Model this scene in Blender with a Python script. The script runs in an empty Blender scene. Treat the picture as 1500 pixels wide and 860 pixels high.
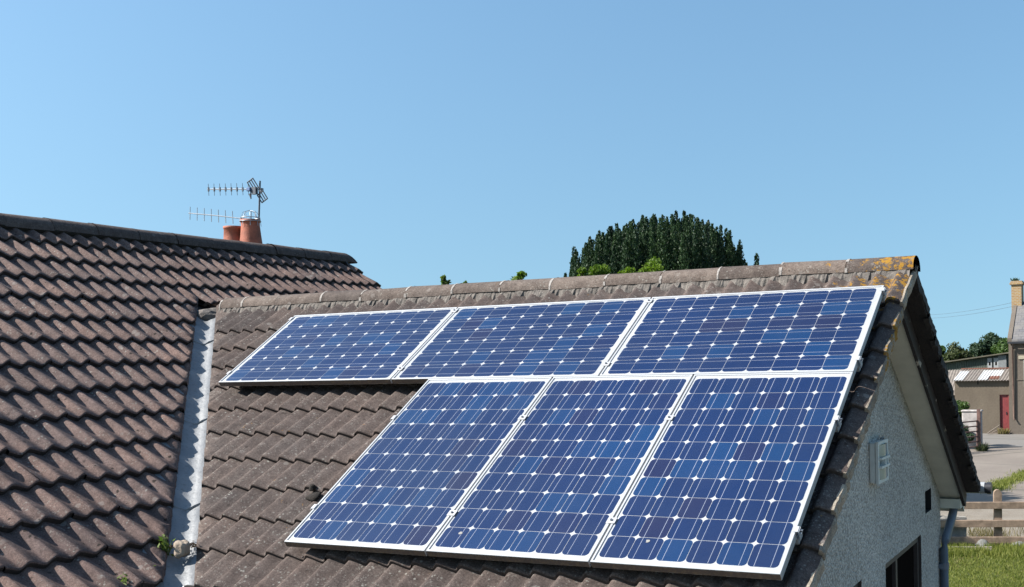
import bpy, bmesh, math, random
import numpy as np
from mathutils import Vector, Matrix

SC = bpy.context.scene
COL = SC.collection
R_ = math.radians

# ------------------------------------------------------------------ camera
camd = bpy.data.cameras.new('camera')
cam = bpy.data.objects.new('camera', camd)
COL.objects.link(cam)
SC.camera = cam
camd.sensor_width = 36.0
camd.lens = 1542.58 / 1500 * 36
camd.shift_x = -223.28 / 1500
camd.shift_y = 136.38 / 1500
camd.clip_start = 0.05
camd.clip_end = 3000
yaw, pit, rol = -0.42872, -0.0264, -0.02431
fw = Vector((math.sin(yaw) * math.cos(pit), math.cos(yaw) * math.cos(pit), math.sin(pit)))
rt = Vector((math.cos(yaw), -math.sin(yaw), 0))
up = rt.cross(fw)
c_, s_ = math.cos(rol), math.sin(rol)
r2 = rt * c_ + up * s_
u2 = -rt * s_ + up * c_
mw = Matrix((r2, u2, -fw)).transposed().to_4x4()
mw.translation = Vector((1.5314, -6.8062, -0.4415))
cam.matrix_world = mw

# ------------------------------------------------------------------ world, sun, exposure
PIT = 0.5733                       # roof pitch
cp, sp, tp = math.cos(PIT), math.sin(PIT), math.tan(PIT)
SUNB = 0.77
sun_dir = Vector((-SUNB, -sp, cp)).normalized()
elev = math.asin(sun_dir.z)
wd = bpy.data.worlds.new('World')
SC.world = wd
wd.use_nodes = True
wn = wd.node_tree
sky = wn.nodes.new('ShaderNodeTexSky')
sky.sky_type = 'NISHITA'
sky.sun_disc = False
sky.sun_elevation = elev
sky.sun_rotation = math.atan2(sun_dir.x, sun_dir.y)
sky.altitude = 0
sky.air_density = 1.5
sky.dust_density = 1.8
sky.ozone_density = 8.0
# the lowest, brightest band of the sky is lifted a little: a clear dry day
tc_ = wn.nodes.new('ShaderNodeTexCoord'); mp_ = wn.nodes.new('ShaderNodeMapping'); nm_ = wn.nodes.new('ShaderNodeVectorMath')
mp_.inputs['Scale'].default_value = (1, 1, 0.70); mp_.inputs['Location'].default_value = (0, 0, 0.17); nm_.operation = 'NORMALIZE'
wn.links.new(tc_.outputs['Generated'], mp_.inputs[0]); wn.links.new(mp_.outputs[0], nm_.inputs[0]); wn.links.new(nm_.outputs[0], sky.inputs[0])
tn_ = wn.nodes.new('ShaderNodeMix'); tn_.data_type = 'RGBA'; tn_.blend_type = 'MULTIPLY'
tn_.inputs[0].default_value = 1.0; tn_.inputs[7].default_value = (1.01, 1.05, 0.95, 1)   # faint summer haze in the air
wn.links.new(sky.outputs[0], tn_.inputs[6])
wn.links.new(tn_.outputs[2], wn.nodes['Background'].inputs[0])
wn.nodes['Background'].inputs[1].default_value = 0.077
sd = bpy.data.lights.new('sun', 'SUN')
sd.energy = 4.7
sd.angle = R_(0.5)
sd.color = (1.0, 0.955, 0.88)
so = bpy.data.objects.new('sun', sd)
COL.objects.link(so)
so.rotation_euler = sun_dir.to_track_quat('Z', 'Y').to_euler()
so.location = (-20, -15, 25)
SC.view_settings.view_transform = 'Standard'
SC.view_settings.look = 'None'
SC.view_settings.exposure = 1.35
SC.view_settings.gamma = 1.0
SC.view_settings.use_curve_mapping = False

random.seed(7)
rng = np.random.default_rng(7)
G = -4.74                          # ground level (the panels' top corner is the origin)


# ------------------------------------------------------------------ helpers
def tag(o, label=None, cat=None, group=None, kind=None):
    if label: o['label'] = label
    if cat: o['category'] = cat
    if group: o['group'] = group
    if kind: o['kind'] = kind
    return o


def empty(name, loc=(0, 0, 0), rot=None):
    o = bpy.data.objects.new(name, None)
    o.empty_display_size = 0.2
    M = Matrix.Translation(Vector(loc))
    if rot is not None: M = M @ rot.to_4x4()
    o.matrix_world = M
    o['_m'] = [x for r in M for x in r]
    COL.objects.link(o)
    return o


class MB:
    """collects faces; build() links them as one mesh object"""
    def __init__(s):
        s.v = []; s.f = []; s.m = []; s.t = []; s.sm = []

    def add(s, vs, fs, mat=0, tint=0.5, smooth=False):
        b = len(s.v)
        s.v.extend([tuple(x) for x in vs])
        for f in fs:
            s.f.append(tuple(i + b for i in f)); s.m.append(mat); s.t.append(tint); s.sm.append(smooth)

    def quad(s, a, b, c, d, mat=0, tint=0.5):
        s.add([a, b, c, d], [(0, 1, 2, 3)], mat, tint)

    def box(s, p0, p1, mat=0, M=None, tint=0.5, bev=0.0):
        x0, y0, z0 = p0; x1, y1, z1 = p1
        if bev > 0:
            bm = bmesh.new()
            bmesh.ops.create_cube(bm, size=1)
            for v in bm.verts:
                v.co = Vector(((x0 + x1) / 2 + v.co.x * (x1 - x0), (y0 + y1) / 2 + v.co.y * (y1 - y0), (z0 + z1) / 2 + v.co.z * (z1 - z0)))
            bmesh.ops.bevel(bm, geom=bm.edges[:], offset=bev, segments=1, affect='EDGES')
            vs = [v.co.copy() for v in bm.verts]
            for i, v in enumerate(bm.verts): v.index = i
            fs = [[v.index for v in f.verts] for f in bm.faces]
            bm.free()
        else:
            vs = [Vector(p) for p in ((x0, y0, z0), (x1, y0, z0), (x1, y1, z0), (x0, y1, z0), (x0, y0, z1), (x1, y0, z1), (x1, y1, z1), (x0, y1, z1))]
            fs = [(0, 3, 2, 1), (4, 5, 6, 7), (0, 1, 5, 4), (1, 2, 6, 5), (2, 3, 7, 6), (3, 0, 4, 7)]
        if M is not None: vs = [M @ v for v in vs]
        s.add(vs, fs, mat, tint)

    def tube(s, pts, rad, n=8, mat=0, cap=True, smooth=True):
        pts = [Vector(p) for p in pts]
        rads = rad if isinstance(rad, (list, tuple)) else [rad] * len(pts)
        vs = []
        ref = Vector((0, 0, 1))
        for i, p in enumerate(pts):
            d = (pts[min(i + 1, len(pts) - 1)] - pts[max(i - 1, 0)]).normalized()
            r = ref if abs(d.dot(ref)) < 0.95 else Vector((1, 0, 0))
            a = d.cross(r).normalized(); b = d.cross(a).normalized()
            for k in range(n):
                t = 2 * math.pi * k / n
                vs.append(p + (a * math.cos(t) + b * math.sin(t)) * rads[i])
        fs = []
        for i in range(len(pts) - 1):
            for k in range(n):
                k2 = (k + 1) % n
                fs.append((i * n + k, i * n + k2, (i + 1) * n + k2, (i + 1) * n + k))
        s.add(vs, fs, mat, 0.5, smooth)
        if cap:
            s.add(vs[:n], [tuple(range(n))], mat)
            s.add(vs[-n:], [tuple(range(n))], mat)

    def lathe(s, c, prof, n=24, mat=0, cap=False):
        c = Vector(c)
        vs = []
        for r, z in prof:
            for k in range(n):
                t = 2 * math.pi * k / n
                vs.append(c + Vector((r * math.cos(t), r * math.sin(t), z)))
        fs = [(i * n + k, i * n + (k + 1) % n, (i + 1) * n + (k + 1) % n, (i + 1) * n + k) for i in range(len(prof) - 1) for k in range(n)]
        s.add(vs, fs, mat, 0.5, True)

    def build(s, name, mats, parent=None):
        me = bpy.data.meshes.new(name)
        me.from_pydata(s.v, [], s.f)
        for m in (mats if isinstance(mats, (list, tuple)) else [mats]): me.materials.append(m)
        me.polygons.foreach_set('material_index', s.m)
        me.polygons.foreach_set('use_smooth', s.sm)
        at = me.attributes.new('tint', 'FLOAT', 'FACE')
        at.data.foreach_set('value', s.t)
        me.update()
        o = bpy.data.objects.new(name, me)
        COL.objects.link(o)
        if parent is not None: attach(o, parent)
        return o


def attach(o, parent):
    o.parent = parent
    if '_m' in parent:
        m = parent['_m']
        o.matrix_parent_inverse = Matrix([m[i * 4:i * 4 + 4] for i in range(4)]).inverted()


def clean_tmp():
    for o in bpy.data.objects:
        if '_m' in o: del o['_m']


# ------------------------------------------------------------------ materials
def mat(name):
    m = bpy.data.materials.new(name)
    m.use_nodes = True
    nt = m.node_tree
    return m, nt, nt.nodes['Principled BSDF']


def N(nt, typ, **kw):
    n = nt.nodes.new(typ)
    for k, v in kw.items():
        if k.startswith('i_'):
            n.inputs[int(k[2:])].default_value = v
        else:
            setattr(n, k, v)
    return n


def noise(nt, co, scale, detail=4, rough=0.6):
    n = N(nt, 'ShaderNodeTexNoise')
    n.inputs['Scale'].default_value = scale
    n.inputs['Detail'].default_value = detail
    n.inputs['Roughness'].default_value = rough
    nt.links.new(co, n.inputs['Vector'])
    return n.outputs['Fac']


def ramp(nt, fac, a, b, c0=(0, 0, 0, 1), c1=(1, 1, 1, 1)):
    r = N(nt, 'ShaderNodeValToRGB')
    r.color_ramp.elements[0].position = a; r.color_ramp.elements[1].position = b
    r.color_ramp.elements[0].color = c0; r.color_ramp.elements[1].color = c1
    nt.links.new(fac, r.inputs[0])
    return r.outputs['Color']


def mix(nt, fac, a, b, mode='MIX'):
    n = N(nt, 'ShaderNodeMix', data_type='RGBA', blend_type=mode)
    for sock, val in ((n.inputs['Factor'], fac), (n.inputs['A'], a), (n.inputs['B'], b)):
        if isinstance(val, bpy.types.NodeSocket): nt.links.new(val, sock)
        elif isinstance(val, (int, float)): sock.default_value = val
        else: sock.default_value = (*val[:3], 1)
    # float factor socket is index 0, colour A/B are indices 6 and 7
    return n.outputs['Result']


def mixc(nt, fac, a, b, mode='MIX'):
    n = N(nt, 'ShaderNodeMix', data_type='RGBA', blend_type=mode)
    for idx, val in ((0, fac), (6, a), (7, b)):
        sock = n.inputs[idx]
        if isinstance(val, bpy.types.NodeSocket): nt.links.new(val, sock)
        elif isinstance(val, (int, float)): sock.default_value = val
        else: sock.default_value = (*val[:3], 1)
    return n.outputs[2]


def math_(nt, op, a, b=0.0):
    n = N(nt, 'ShaderNodeMath', operation=op)
    for i, v in enumerate((a, b)):
        if isinstance(v, bpy.types.NodeSocket): nt.links.new(v, n.inputs[i])
        else: n.inputs[i].default_value = v
    return n.outputs[0]


def coord(nt):
    return N(nt, 'ShaderNodeTexCoord').outputs['Object']


def geo_pos(nt):
    return N(nt, 'ShaderNodeNewGeometry').outputs['Position']


def bump(nt, h, bsdf, strength=0.3, dist=0.01):
    b = N(nt, 'ShaderNodeBump')
    b.inputs['Strength'].default_value = strength
    b.inputs['Distance'].default_value = dist
    nt.links.new(h, b.inputs['Height'])
    nt.links.new(b.outputs[0], bsdf.inputs['Normal'])


def tint_val(nt):
    return N(nt, 'ShaderNodeAttribute', attribute_name='tint').outputs['Fac']


def plain(name, col, rough=0.6, metal=0.0, var=0.12, scale=8, bumpy=0.0, bscale=60, spec=0.5):
    m, nt, b = mat(name)
    co = geo_pos(nt)
    n = noise(nt, co, scale)
    c = mixc(nt, ramp(nt, n, 0.3, 0.7), [x * (1 - var) for x in col], [min(1, x * (1 + var)) for x in col])
    nt.links.new(c, b.inputs['Base Color'])
    b.inputs['Roughness'].default_value = rough
    b.inputs['Metallic'].default_value = metal
    b.inputs['Specular IOR Level'].default_value = spec
    if bumpy > 0: bump(nt, noise(nt, co, bscale), b, bumpy, 0.01)
    return m


def tile_mat(name, base, warm, lichen=0.5, moss=0.5, orange=None, dirt=0.5):
    m, nt, b = mat(name)
    co = geo_pos(nt)
    big = noise(nt, co, 1.7, 5, 0.6)
    midn = noise(nt, co, 14, 5, 0.7)
    fine = noise(nt, co, 105, 4, 0.85)
    tv = tint_val(nt)
    c = mixc(nt, ramp(nt, big, 0.35, 0.65), base, warm)
    c = mixc(nt, ramp(nt, tv, 0.0, 1.0), mixc(nt, 1.0, c, (0.74, 0.74, 0.76), 'MULTIPLY'), mixc(nt, 1.0, c, (1.22, 1.2, 1.18), 'MULTIPLY'))
    c = mixc(nt, ramp(nt, midn, 0.35, 0.72), mixc(nt, 1.0, c, (0.66, 0.64, 0.63), 'MULTIPLY'), mixc(nt, 1.0, c, (1.2, 1.2, 1.18), 'MULTIPLY'))
    # sandy grain
    c = mixc(nt, math_(nt, 'MULTIPLY', ramp(nt, fine, 0.36, 0.66), 0.95), mixc(nt, 1.0, c, (0.62, 0.60, 0.59), 'MULTIPLY'), mixc(nt, 1.0, c, (1.62, 1.60, 1.54), 'MULTIPLY'))
    # pale crusty lichen dots
    vo = N(nt, 'ShaderNodeTexVoronoi'); vo.inputs['Scale'].default_value = 34
    nt.links.new(co, vo.inputs['Vector'])
    sel = math_(nt, 'MULTIPLY', ramp(nt, vo.outputs['Distance'], 0.17, 0.27, (1, 1, 1, 1), (0, 0, 0, 1)), ramp(nt, noise(nt, co, 5.5, 3), 0.54 - 0.09 * lichen, 0.66))
    c = mixc(nt, math_(nt, 'MULTIPLY', sel, 0.75 * lichen), c, (0.26, 0.255, 0.23))
    vo5 = N(nt, 'ShaderNodeTexVoronoi'); vo5.inputs['Scale'].default_value = 62
    nt.links.new(co, vo5.inputs['Vector'])
    sel5 = math_(nt, 'MULTIPLY', ramp(nt, vo5.outputs['Distance'], 0.16, 0.30, (1, 1, 1, 1), (0, 0, 0, 1)), ramp(nt, noise(nt, co, 9, 3), 0.44, 0.60))
    c = mixc(nt, math_(nt, 'MULTIPLY', sel5, 0.55 * lichen), c, (0.22, 0.21, 0.19))
    vo2 = N(nt, 'ShaderNodeTexVoronoi'); vo2.inputs['Scale'].default_value = 8.5
    nt.links.new(co, vo2.inputs['Vector'])
    wob = math_(nt, 'ADD', vo2.outputs['Distance'], math_(nt, 'MULTIPLY', midn, 0.22))
    sel2 = math_(nt, 'MULTIPLY', ramp(nt, wob, 0.26, 0.31, (1, 1, 1, 1), (0, 0, 0, 1)), ramp(nt, N(nt, 'ShaderNodeSeparateColor').outputs[0] if False else noise(nt, co, 2.7, 2), 0.5, 0.6))
    c = mixc(nt, math_(nt, 'MULTIPLY', sel2, 0.5 * lichen), c, (0.22, 0.20, 0.185))
    # dark moss crumbs
    vo3 = N(nt, 'ShaderNodeTexVoronoi'); vo3.inputs['Scale'].default_value = 15
    nt.links.new(co, vo3.inputs['Vector'])
    w3 = math_(nt, 'ADD', vo3.outputs['Distance'], math_(nt, 'MULTIPLY', noise(nt, co, 60, 3), 0.3))
    sel3 = math_(nt, 'MULTIPLY', ramp(nt, w3, 0.30, 0.34, (1, 1, 1, 1), (0, 0, 0, 1)), ramp(nt, noise(nt, co, 3.7, 2), 0.52, 0.58))
    c = mixc(nt, math_(nt, 'MULTIPLY', sel3, moss), c, (0.016, 0.012, 0.010))
    if orange:
        # orange lichen spreading from the gable end of the ridge
        px, py, pz, rad = orange
        d = N(nt, 'ShaderNodeVectorMath', operation='DISTANCE')
        nt.links.new(co, d.inputs[0]); d.inputs[1].default_value = (px, py, pz)
        fall = N(nt, 'ShaderNodeMapRange'); fall.inputs['From Min'].default_value = 0.0; fall.inputs['From Max'].default_value = rad
        fall.inputs['To Min'].default_value = 0.14; fall.inputs['To Max'].default_value = -0.12
        nt.links.new(d.outputs['Value'], fall.inputs['Value'])
        on = math_(nt, 'ADD', noise(nt, co, 13, 5, 0.72), fall.outputs[0])
        of = ramp(nt, on, 0.585, 0.64)
        oc = mixc(nt, noise(nt, co, 60, 3), (0.21, 0.085, 0.008), (0.25, 0.155, 0.02))
        c = mixc(nt, math_(nt, 'MULTIPLY', of, 0.95), c, oc)
        ys = math_(nt, 'ADD', noise(nt, co, 3.1, 4, 0.7), 0.0)
        spot = math_(nt, 'MULTIPLY', ramp(nt, noise(nt, co, 21, 4, 0.7), 0.66, 0.7), ramp(nt, ys, 0.56, 0.6))
        c = mixc(nt, math_(nt, 'MULTIPLY', spot, 0.7), c, (0.18, 0.09, 0.018))
    nt.links.new(c, b.inputs['Base Color'])
    b.inputs['Roughness'].default_value = 0.9
    b.inputs['Specular IOR Level'].default_value = 0.2
    h = math_(nt, 'ADD', math_(nt, 'MULTIPLY', fine, 0.5), math_(nt, 'MULTIPLY', noise(nt, co, 45, 3), 0.8))
    bump(nt, h, b, 0.55, 0.006)
    return m


M = {}
M['tile_garage'] = tile_mat('tile_grey_brown', (0.071, 0.060, 0.058), (0.079, 0.061, 0.056), 0.9, 0.55, (0.1, 0.3, 0.12, 0.8))
M['tile_main'] = tile_mat('tile_plum_brown', (0.130, 0.090, 0.081), (0.096, 0.073, 0.072), 0.85, 0.95)
M['ridge'] = tile_mat('ridge_concrete', (0.096, 0.081, 0.075), (0.09, 0.072, 0.064), 0.8, 0.35, (0.1, 0.45, 0.2, 0.85))
M['ridge_main'] = tile_mat('ridge_dark', (0.078, 0.064, 0.062), (0.088, 0.068, 0.064), 0.5, 0.7)
M['mortar'] = plain('mortar', (0.23, 0.21, 0.195), 0.95, 0, 0.3, 25, 0.7, 90)
M['mortar_dirty'] = plain('mortar_dirty', (0.105, 0.092, 0.082), 0.95, 0, 0.45, 18, 0.9, 60)
M['nose_garage'] = plain('shade_brown_tile_edge', (0.042, 0.032, 0.028), 0.95, 0, 0.5, 30, 0.5, 80)  # shade on the tile noses put into their colour
M['nose_main'] = plain('shade_black_tile_edge', (0.022, 0.015, 0.013), 0.95, 0, 0.5, 30, 0.5, 80)  # near-black nose colour paints the shade band below each course
M['verge'] = tile_mat('verge_mortar', (0.27, 0.24, 0.20), (0.22, 0.19, 0.155), 0.5, 0.5, (0.1, -0.3, -0.3, 0.9))
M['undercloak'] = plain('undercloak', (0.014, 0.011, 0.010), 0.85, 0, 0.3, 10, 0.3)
M['felt'] = plain('felt', (0.03, 0.026, 0.024), 0.95)


def lead_mat():
    m, nt, b = mat('lead')
    co = geo_pos(nt)
    a = noise(nt, co, 3, 5, 0.65); f = noise(nt, co, 40, 4, 0.7)
    c = mixc(nt, ramp(nt, a, 0.3, 0.7), (0.165, 0.172, 0.184), (0.215, 0.22, 0.226))
    c = mixc(nt, ramp(nt, f, 0.55, 0.75), c, (0.10, 0.10, 0.097))
    nt.links.new(c, b.inputs['Base Color'])
    b.inputs['Roughness'].default_value = 0.55
    b.inputs['Metallic'].default_value = 0.25
    bump(nt, math_(nt, 'ADD', noise(nt, co, 9, 3), math_(nt, 'MULTIPLY', f, 0.2)), b, 0.5, 0.02)
    return m


M['lead'] = lead_mat()


def alu_mat(name, col, dirt):
    m, nt, b = mat(name)
    co = geo_pos(nt)
    f = noise(nt, co, 55, 4, 0.75)
    c = mixc(nt, ramp(nt, f, 0.72 - 0.25 * dirt, 0.8 - 0.18 * dirt), col, (0.16, 0.12, 0.08))
    nt.links.new(c, b.inputs['Base Color'])
    b.inputs['Roughness'].default_value = 0.42
    b.inputs['Metallic'].default_value = 0.35
    return m


M['alu'] = alu_mat('aluminium', (0.39, 0.395, 0.405), 0.12)
M['alu_dark'] = alu_mat('aluminium_dark', (0.10, 0.08, 0.07), 1.0)
M['clamp'] = alu_mat('clamp_metal', (0.40, 0.40, 0.41), 0.1)


def cell_mat(name, col, col2):
    m, nt, b = mat(name)
    co = geo_pos(nt)
    tv = tint_val(nt)
    c = mixc(nt, tv, col, col2)
    n = noise(nt, co, 2.2, 3, 0.5)
    c = mixc(nt, ramp(nt, n, 0.3, 0.7), mixc(nt, 1.0, c, (0.92, 0.92, 0.94), 'MULTIPLY'), mixc(nt, 1.0, c, (1.08, 1.1, 1.1), 'MULTIPLY'))
    nt.links.new(c, b.inputs['Base Color'])
    b.inputs['Roughness'].default_value = 0.35
    b.inputs['Specular IOR Level'].default_value = 0.3
    return m


M['cell'] = cell_mat('silicon_blue', (0.0045, 0.0185, 0.075), (0.006, 0.0172, 0.067))
M['cell_dark'] = cell_mat('silicon_violet', (0.0070, 0.0165, 0.066), (0.0115, 0.0150, 0.053))
M['cell_bright'] = cell_mat('silicon_azure', (0.0048, 0.026, 0.092), (0.005, 0.032, 0.104))
M['back'] = plain('backsheet', (0.38, 0.39, 0.41), 0.5, 0, 0.05)
M['busbar'] = plain('busbar', (0.30, 0.33, 0.42), 0.4, 0.2, 0.1)


def glass_sheet():
    m, nt, b = mat('panel_glass')
    nt.nodes.remove(b)
    out = nt.nodes['Material Output']
    tr = N(nt, 'ShaderNodeBsdfTransparent'); tr.inputs[0].default_value = (0.97, 0.98, 0.985, 1)
    gl = N(nt, 'ShaderNodeBsdfGlossy'); gl.inputs['Roughness'].default_value = 0.06
    co = geo_pos(nt)
    fr = N(nt, 'ShaderNodeFresnel'); fr.inputs['IOR'].default_value = 1.52
    dust = N(nt, 'ShaderNodeBsdfDiffuse'); dust.inputs[0].default_value = (0.30, 0.29, 0.27, 1)
    d1 = ramp(nt, noise(nt, co, 2.5, 5, 0.7), 0.40, 0.80)
    vo = N(nt, 'ShaderNodeTexVoronoi'); vo.inputs['Scale'].default_value = 2.6
    nt.links.new(co, vo.inputs['Vector'])
    dw = math_(nt, 'ADD', vo.outputs['Distance'], math_(nt, 'MULTIPLY', noise(nt, co, 45, 2), 0.06))
    dots = ramp(nt, dw, 0.052, 0.060, (1, 1, 1, 1), (0, 0, 0, 1))
    df = math_(nt, 'ADD', math_(nt, 'MULTIPLY', d1, 0.018), math_(nt, 'MULTIPLY', dots, 0.75))
    m1 = N(nt, 'ShaderNodeMixShader'); m2 = N(nt, 'ShaderNodeMixShader')
    vary = math_(nt, 'MULTIPLY', fr.outputs[0], math_(nt, 'ADD', 0.55, math_(nt, 'MULTIPLY', ramp(nt, noise(nt, co, 1.1, 3, 0.6), 0.35, 0.7), 1.1)))
    nt.links.new(vary, m1.inputs[0]); nt.links.new(tr.outputs[0], m1.inputs[1]); nt.links.new(gl.outputs[0], m1.inputs[2])
    nt.links.new(df, m2.inputs[0]); nt.links.new(m1.outputs[0], m2.inputs[1]); nt.links.new(dust.outputs[0], m2.inputs[2])
    nt.links.new(m2.outputs[0], out.inputs[0])
    return m


M['glass_sheet'] = glass_sheet()


def roughcast():
    m, nt, b = mat('pebbledash')
    co = geo_pos(nt)
    vo = N(nt, 'ShaderNodeTexVoronoi'); vo.inputs['Scale'].default_value = 68
    nt.links.new(co, vo.inputs['Vector'])
    sep = N(nt, 'ShaderNodeSeparateColor'); nt.links.new(vo.outputs['Color'], sep.inputs[0])
    c = ramp(nt, sep.outputs[0], 0.0, 0.85, (0.07, 0.068, 0.055, 1), (0.66, 0.63, 0.585, 1))
    c = mixc(nt, ramp(nt, vo.outputs['Distance'], 0.45, 0.9), c, (0.12, 0.115, 0.095))
    c = mixc(nt, 0.36, c, (0.47, 0.45, 0.42))
    big = noise(nt, co, 1.1, 4)
    c = mixc(nt, ramp(nt, big, 0.35, 0.7), mixc(nt, 1.0, c, (0.86, 0.86, 0.84), 'MULTIPLY'), mixc(nt, 1.0, c, (1.12, 1.12, 1.1), 'MULTIPLY'))
    # darker olive tone in the angle under the verge
    sx = N(nt, 'ShaderNodeSeparateXYZ'); nt.links.new(co, sx.inputs[0])
    ay = math_(nt, 'ABSOLUTE', math_(nt, 'SUBTRACT', sx.outputs[1], 0.51))
    dz = math_(nt, 'ADD', sx.outputs[2], math_(nt, 'MULTIPLY', ay, tp))
    st = math_(nt, 'ADD', math_(nt, 'MULTIPLY', math_(nt, 'ADD', dz, 0.23), 2.2), math_(nt, 'SUBTRACT', noise(nt, co, 7, 4, 0.7), 0.55))
    c = mixc(nt, math_(nt, 'MULTIPLY', ramp(nt, st, 0.0, 0.4), 0.6), c, (0.13, 0.125, 0.06))
    nt.links.new(c, b.inputs['Base Color'])
    b.inputs['Roughness'].default_value = 0.95
    h = math_(nt, 'SUBTRACT', 1.0, vo.outputs['Distance'])
    bump(nt, math_(nt, 'ADD', h, math_(nt, 'MULTIPLY', noise(nt, co, 25, 3), 0.6)), b, 1.0, 0.012)
    return m


M['roughcast'] = roughcast()
M['soffit'] = plain('soffit_paint', (0.47, 0.46, 0.385), 0.7, 0, 0.12, 5, 0.15)


def flaky():
    m, nt, b = mat('flaking_paint')
    co = geo_pos(nt)
    mp = N(nt, 'ShaderNodeMapping'); mp.inputs['Scale'].default_value = (1, 0.55, 0.55)
    nt.links.new(co, mp.inputs[0])
    f = ramp(nt, noise(nt, mp.outputs[0], 5.0, 6, 0.72), 0.60, 0.63)
    c = mixc(nt, f, (0.018, 0.013, 0.012), (0.34, 0.31, 0.26))
    nt.links.new(c, b.inputs['Base Color'])
    b.inputs['Roughness'].default_value = 0.7
    bump(nt, f, b, 0.5, 0.004)
    return m


M['barge'] = flaky()
M['dark_wood'] = plain('dark_timber', (0.022, 0.016, 0.015), 0.6, 0, 0.3, 20)
M['window_dark'] = plain('window_glass', (0.009, 0.007, 0.006), 0.6, 0, 0.1, 8, 0, 60, 0.0)
M['pipe_grey'] = plain('plastic_slate_blue', (0.085, 0.105, 0.135), 0.45, 0, 0.15, 12)
M['pipe_dark'] = plain('plastic_black', (0.02, 0.02, 0.024), 0.4)
M['white_plastic'] = plain('plastic_white', (0.46, 0.49, 0.48), 0.45, 0, 0.1, 20)
M['gutter'] = plain('gutter_grey', (0.26, 0.27, 0.28), 0.45, 0, 0.2, 14)
M['void'] = plain('dark_recess', (0.01, 0.01, 0.01), 1.0)
M['terracotta'] = plain('terracotta', (0.245, 0.072, 0.040), 0.75, 0, 0.42, 7, 0.3, 80)
M['brick_dark'] = plain('stack_render', (0.14, 0.12, 0.10), 0.9, 0, 0.2, 9, 0.4)
M['aerial'] = plain('aerial_metal', (0.30, 0.32, 0.35), 0.4, 0.6, 0.15, 30)
M['aerial_dark'] = plain('aerial_grey', (0.075, 0.085, 0.105), 0.5, 0.3, 0.2, 30)
M['aerial_boom'] = plain('aerial_boom', (0.40, 0.41, 0.43), 0.35, 0.6)
M['stone'] = plain('broken_mortar', (0.27, 0.215, 0.165), 0.95, 0, 0.2, 14, 0.7, 40)
M['moss'] = plain('moss', (0.011, 0.008, 0.006), 1.0, 0, 0.4, 50, 1.0, 120)

# ------------------------------------------------------------------ roof planes
UX, DG, NG, OG = Vector((1, 0, 0)), Vector((0, -cp, -sp)), Vector((0, -sp, cp)), Vector((0, 0, 0))
UM, DM, NM, OM = Vector((0, 1, 0)), Vector((cp, 0, -sp)), Vector((sp, 0, cp)), Vector((-6.05, 0, 0))
YA = 0.51                            # ridge line of the extension
XR = -7.70                           # ridge line of the main house
LAM = 0.1525                         # roll spacing
HB, TT, AM = -0.139, 0.035, 0.0200   # tile bed, nose lift, wave amplitude


def wave(u, ph, am=None, sym=False):
    if sym:
        t = ((u - ph) / LAM) % 1.0
        kk = 0.73
        if t < kk: return am * (0.6 * math.cos(math.pi * t / kk) + 0.4 * (1 - 2 * t / kk))
        return -am * math.cos(math.pi * (t - kk) / (1 - kk))
    # pantile roll: short steep rise, rounded crest, long even fall to the right
    t = ((u - ph) / LAM) % 1.0
    k = 0.70
    if t < k:
        x = t / k
        v = 1 - 2 * (0.62 * x + 0.38 * x * x * (3 - 2 * x))
    else:
        x = (t - k) / (1 - k)
        v = -1 + 2 * x * x * (3 - 2 * x)
    return (AM if am is None else am) * v


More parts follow.
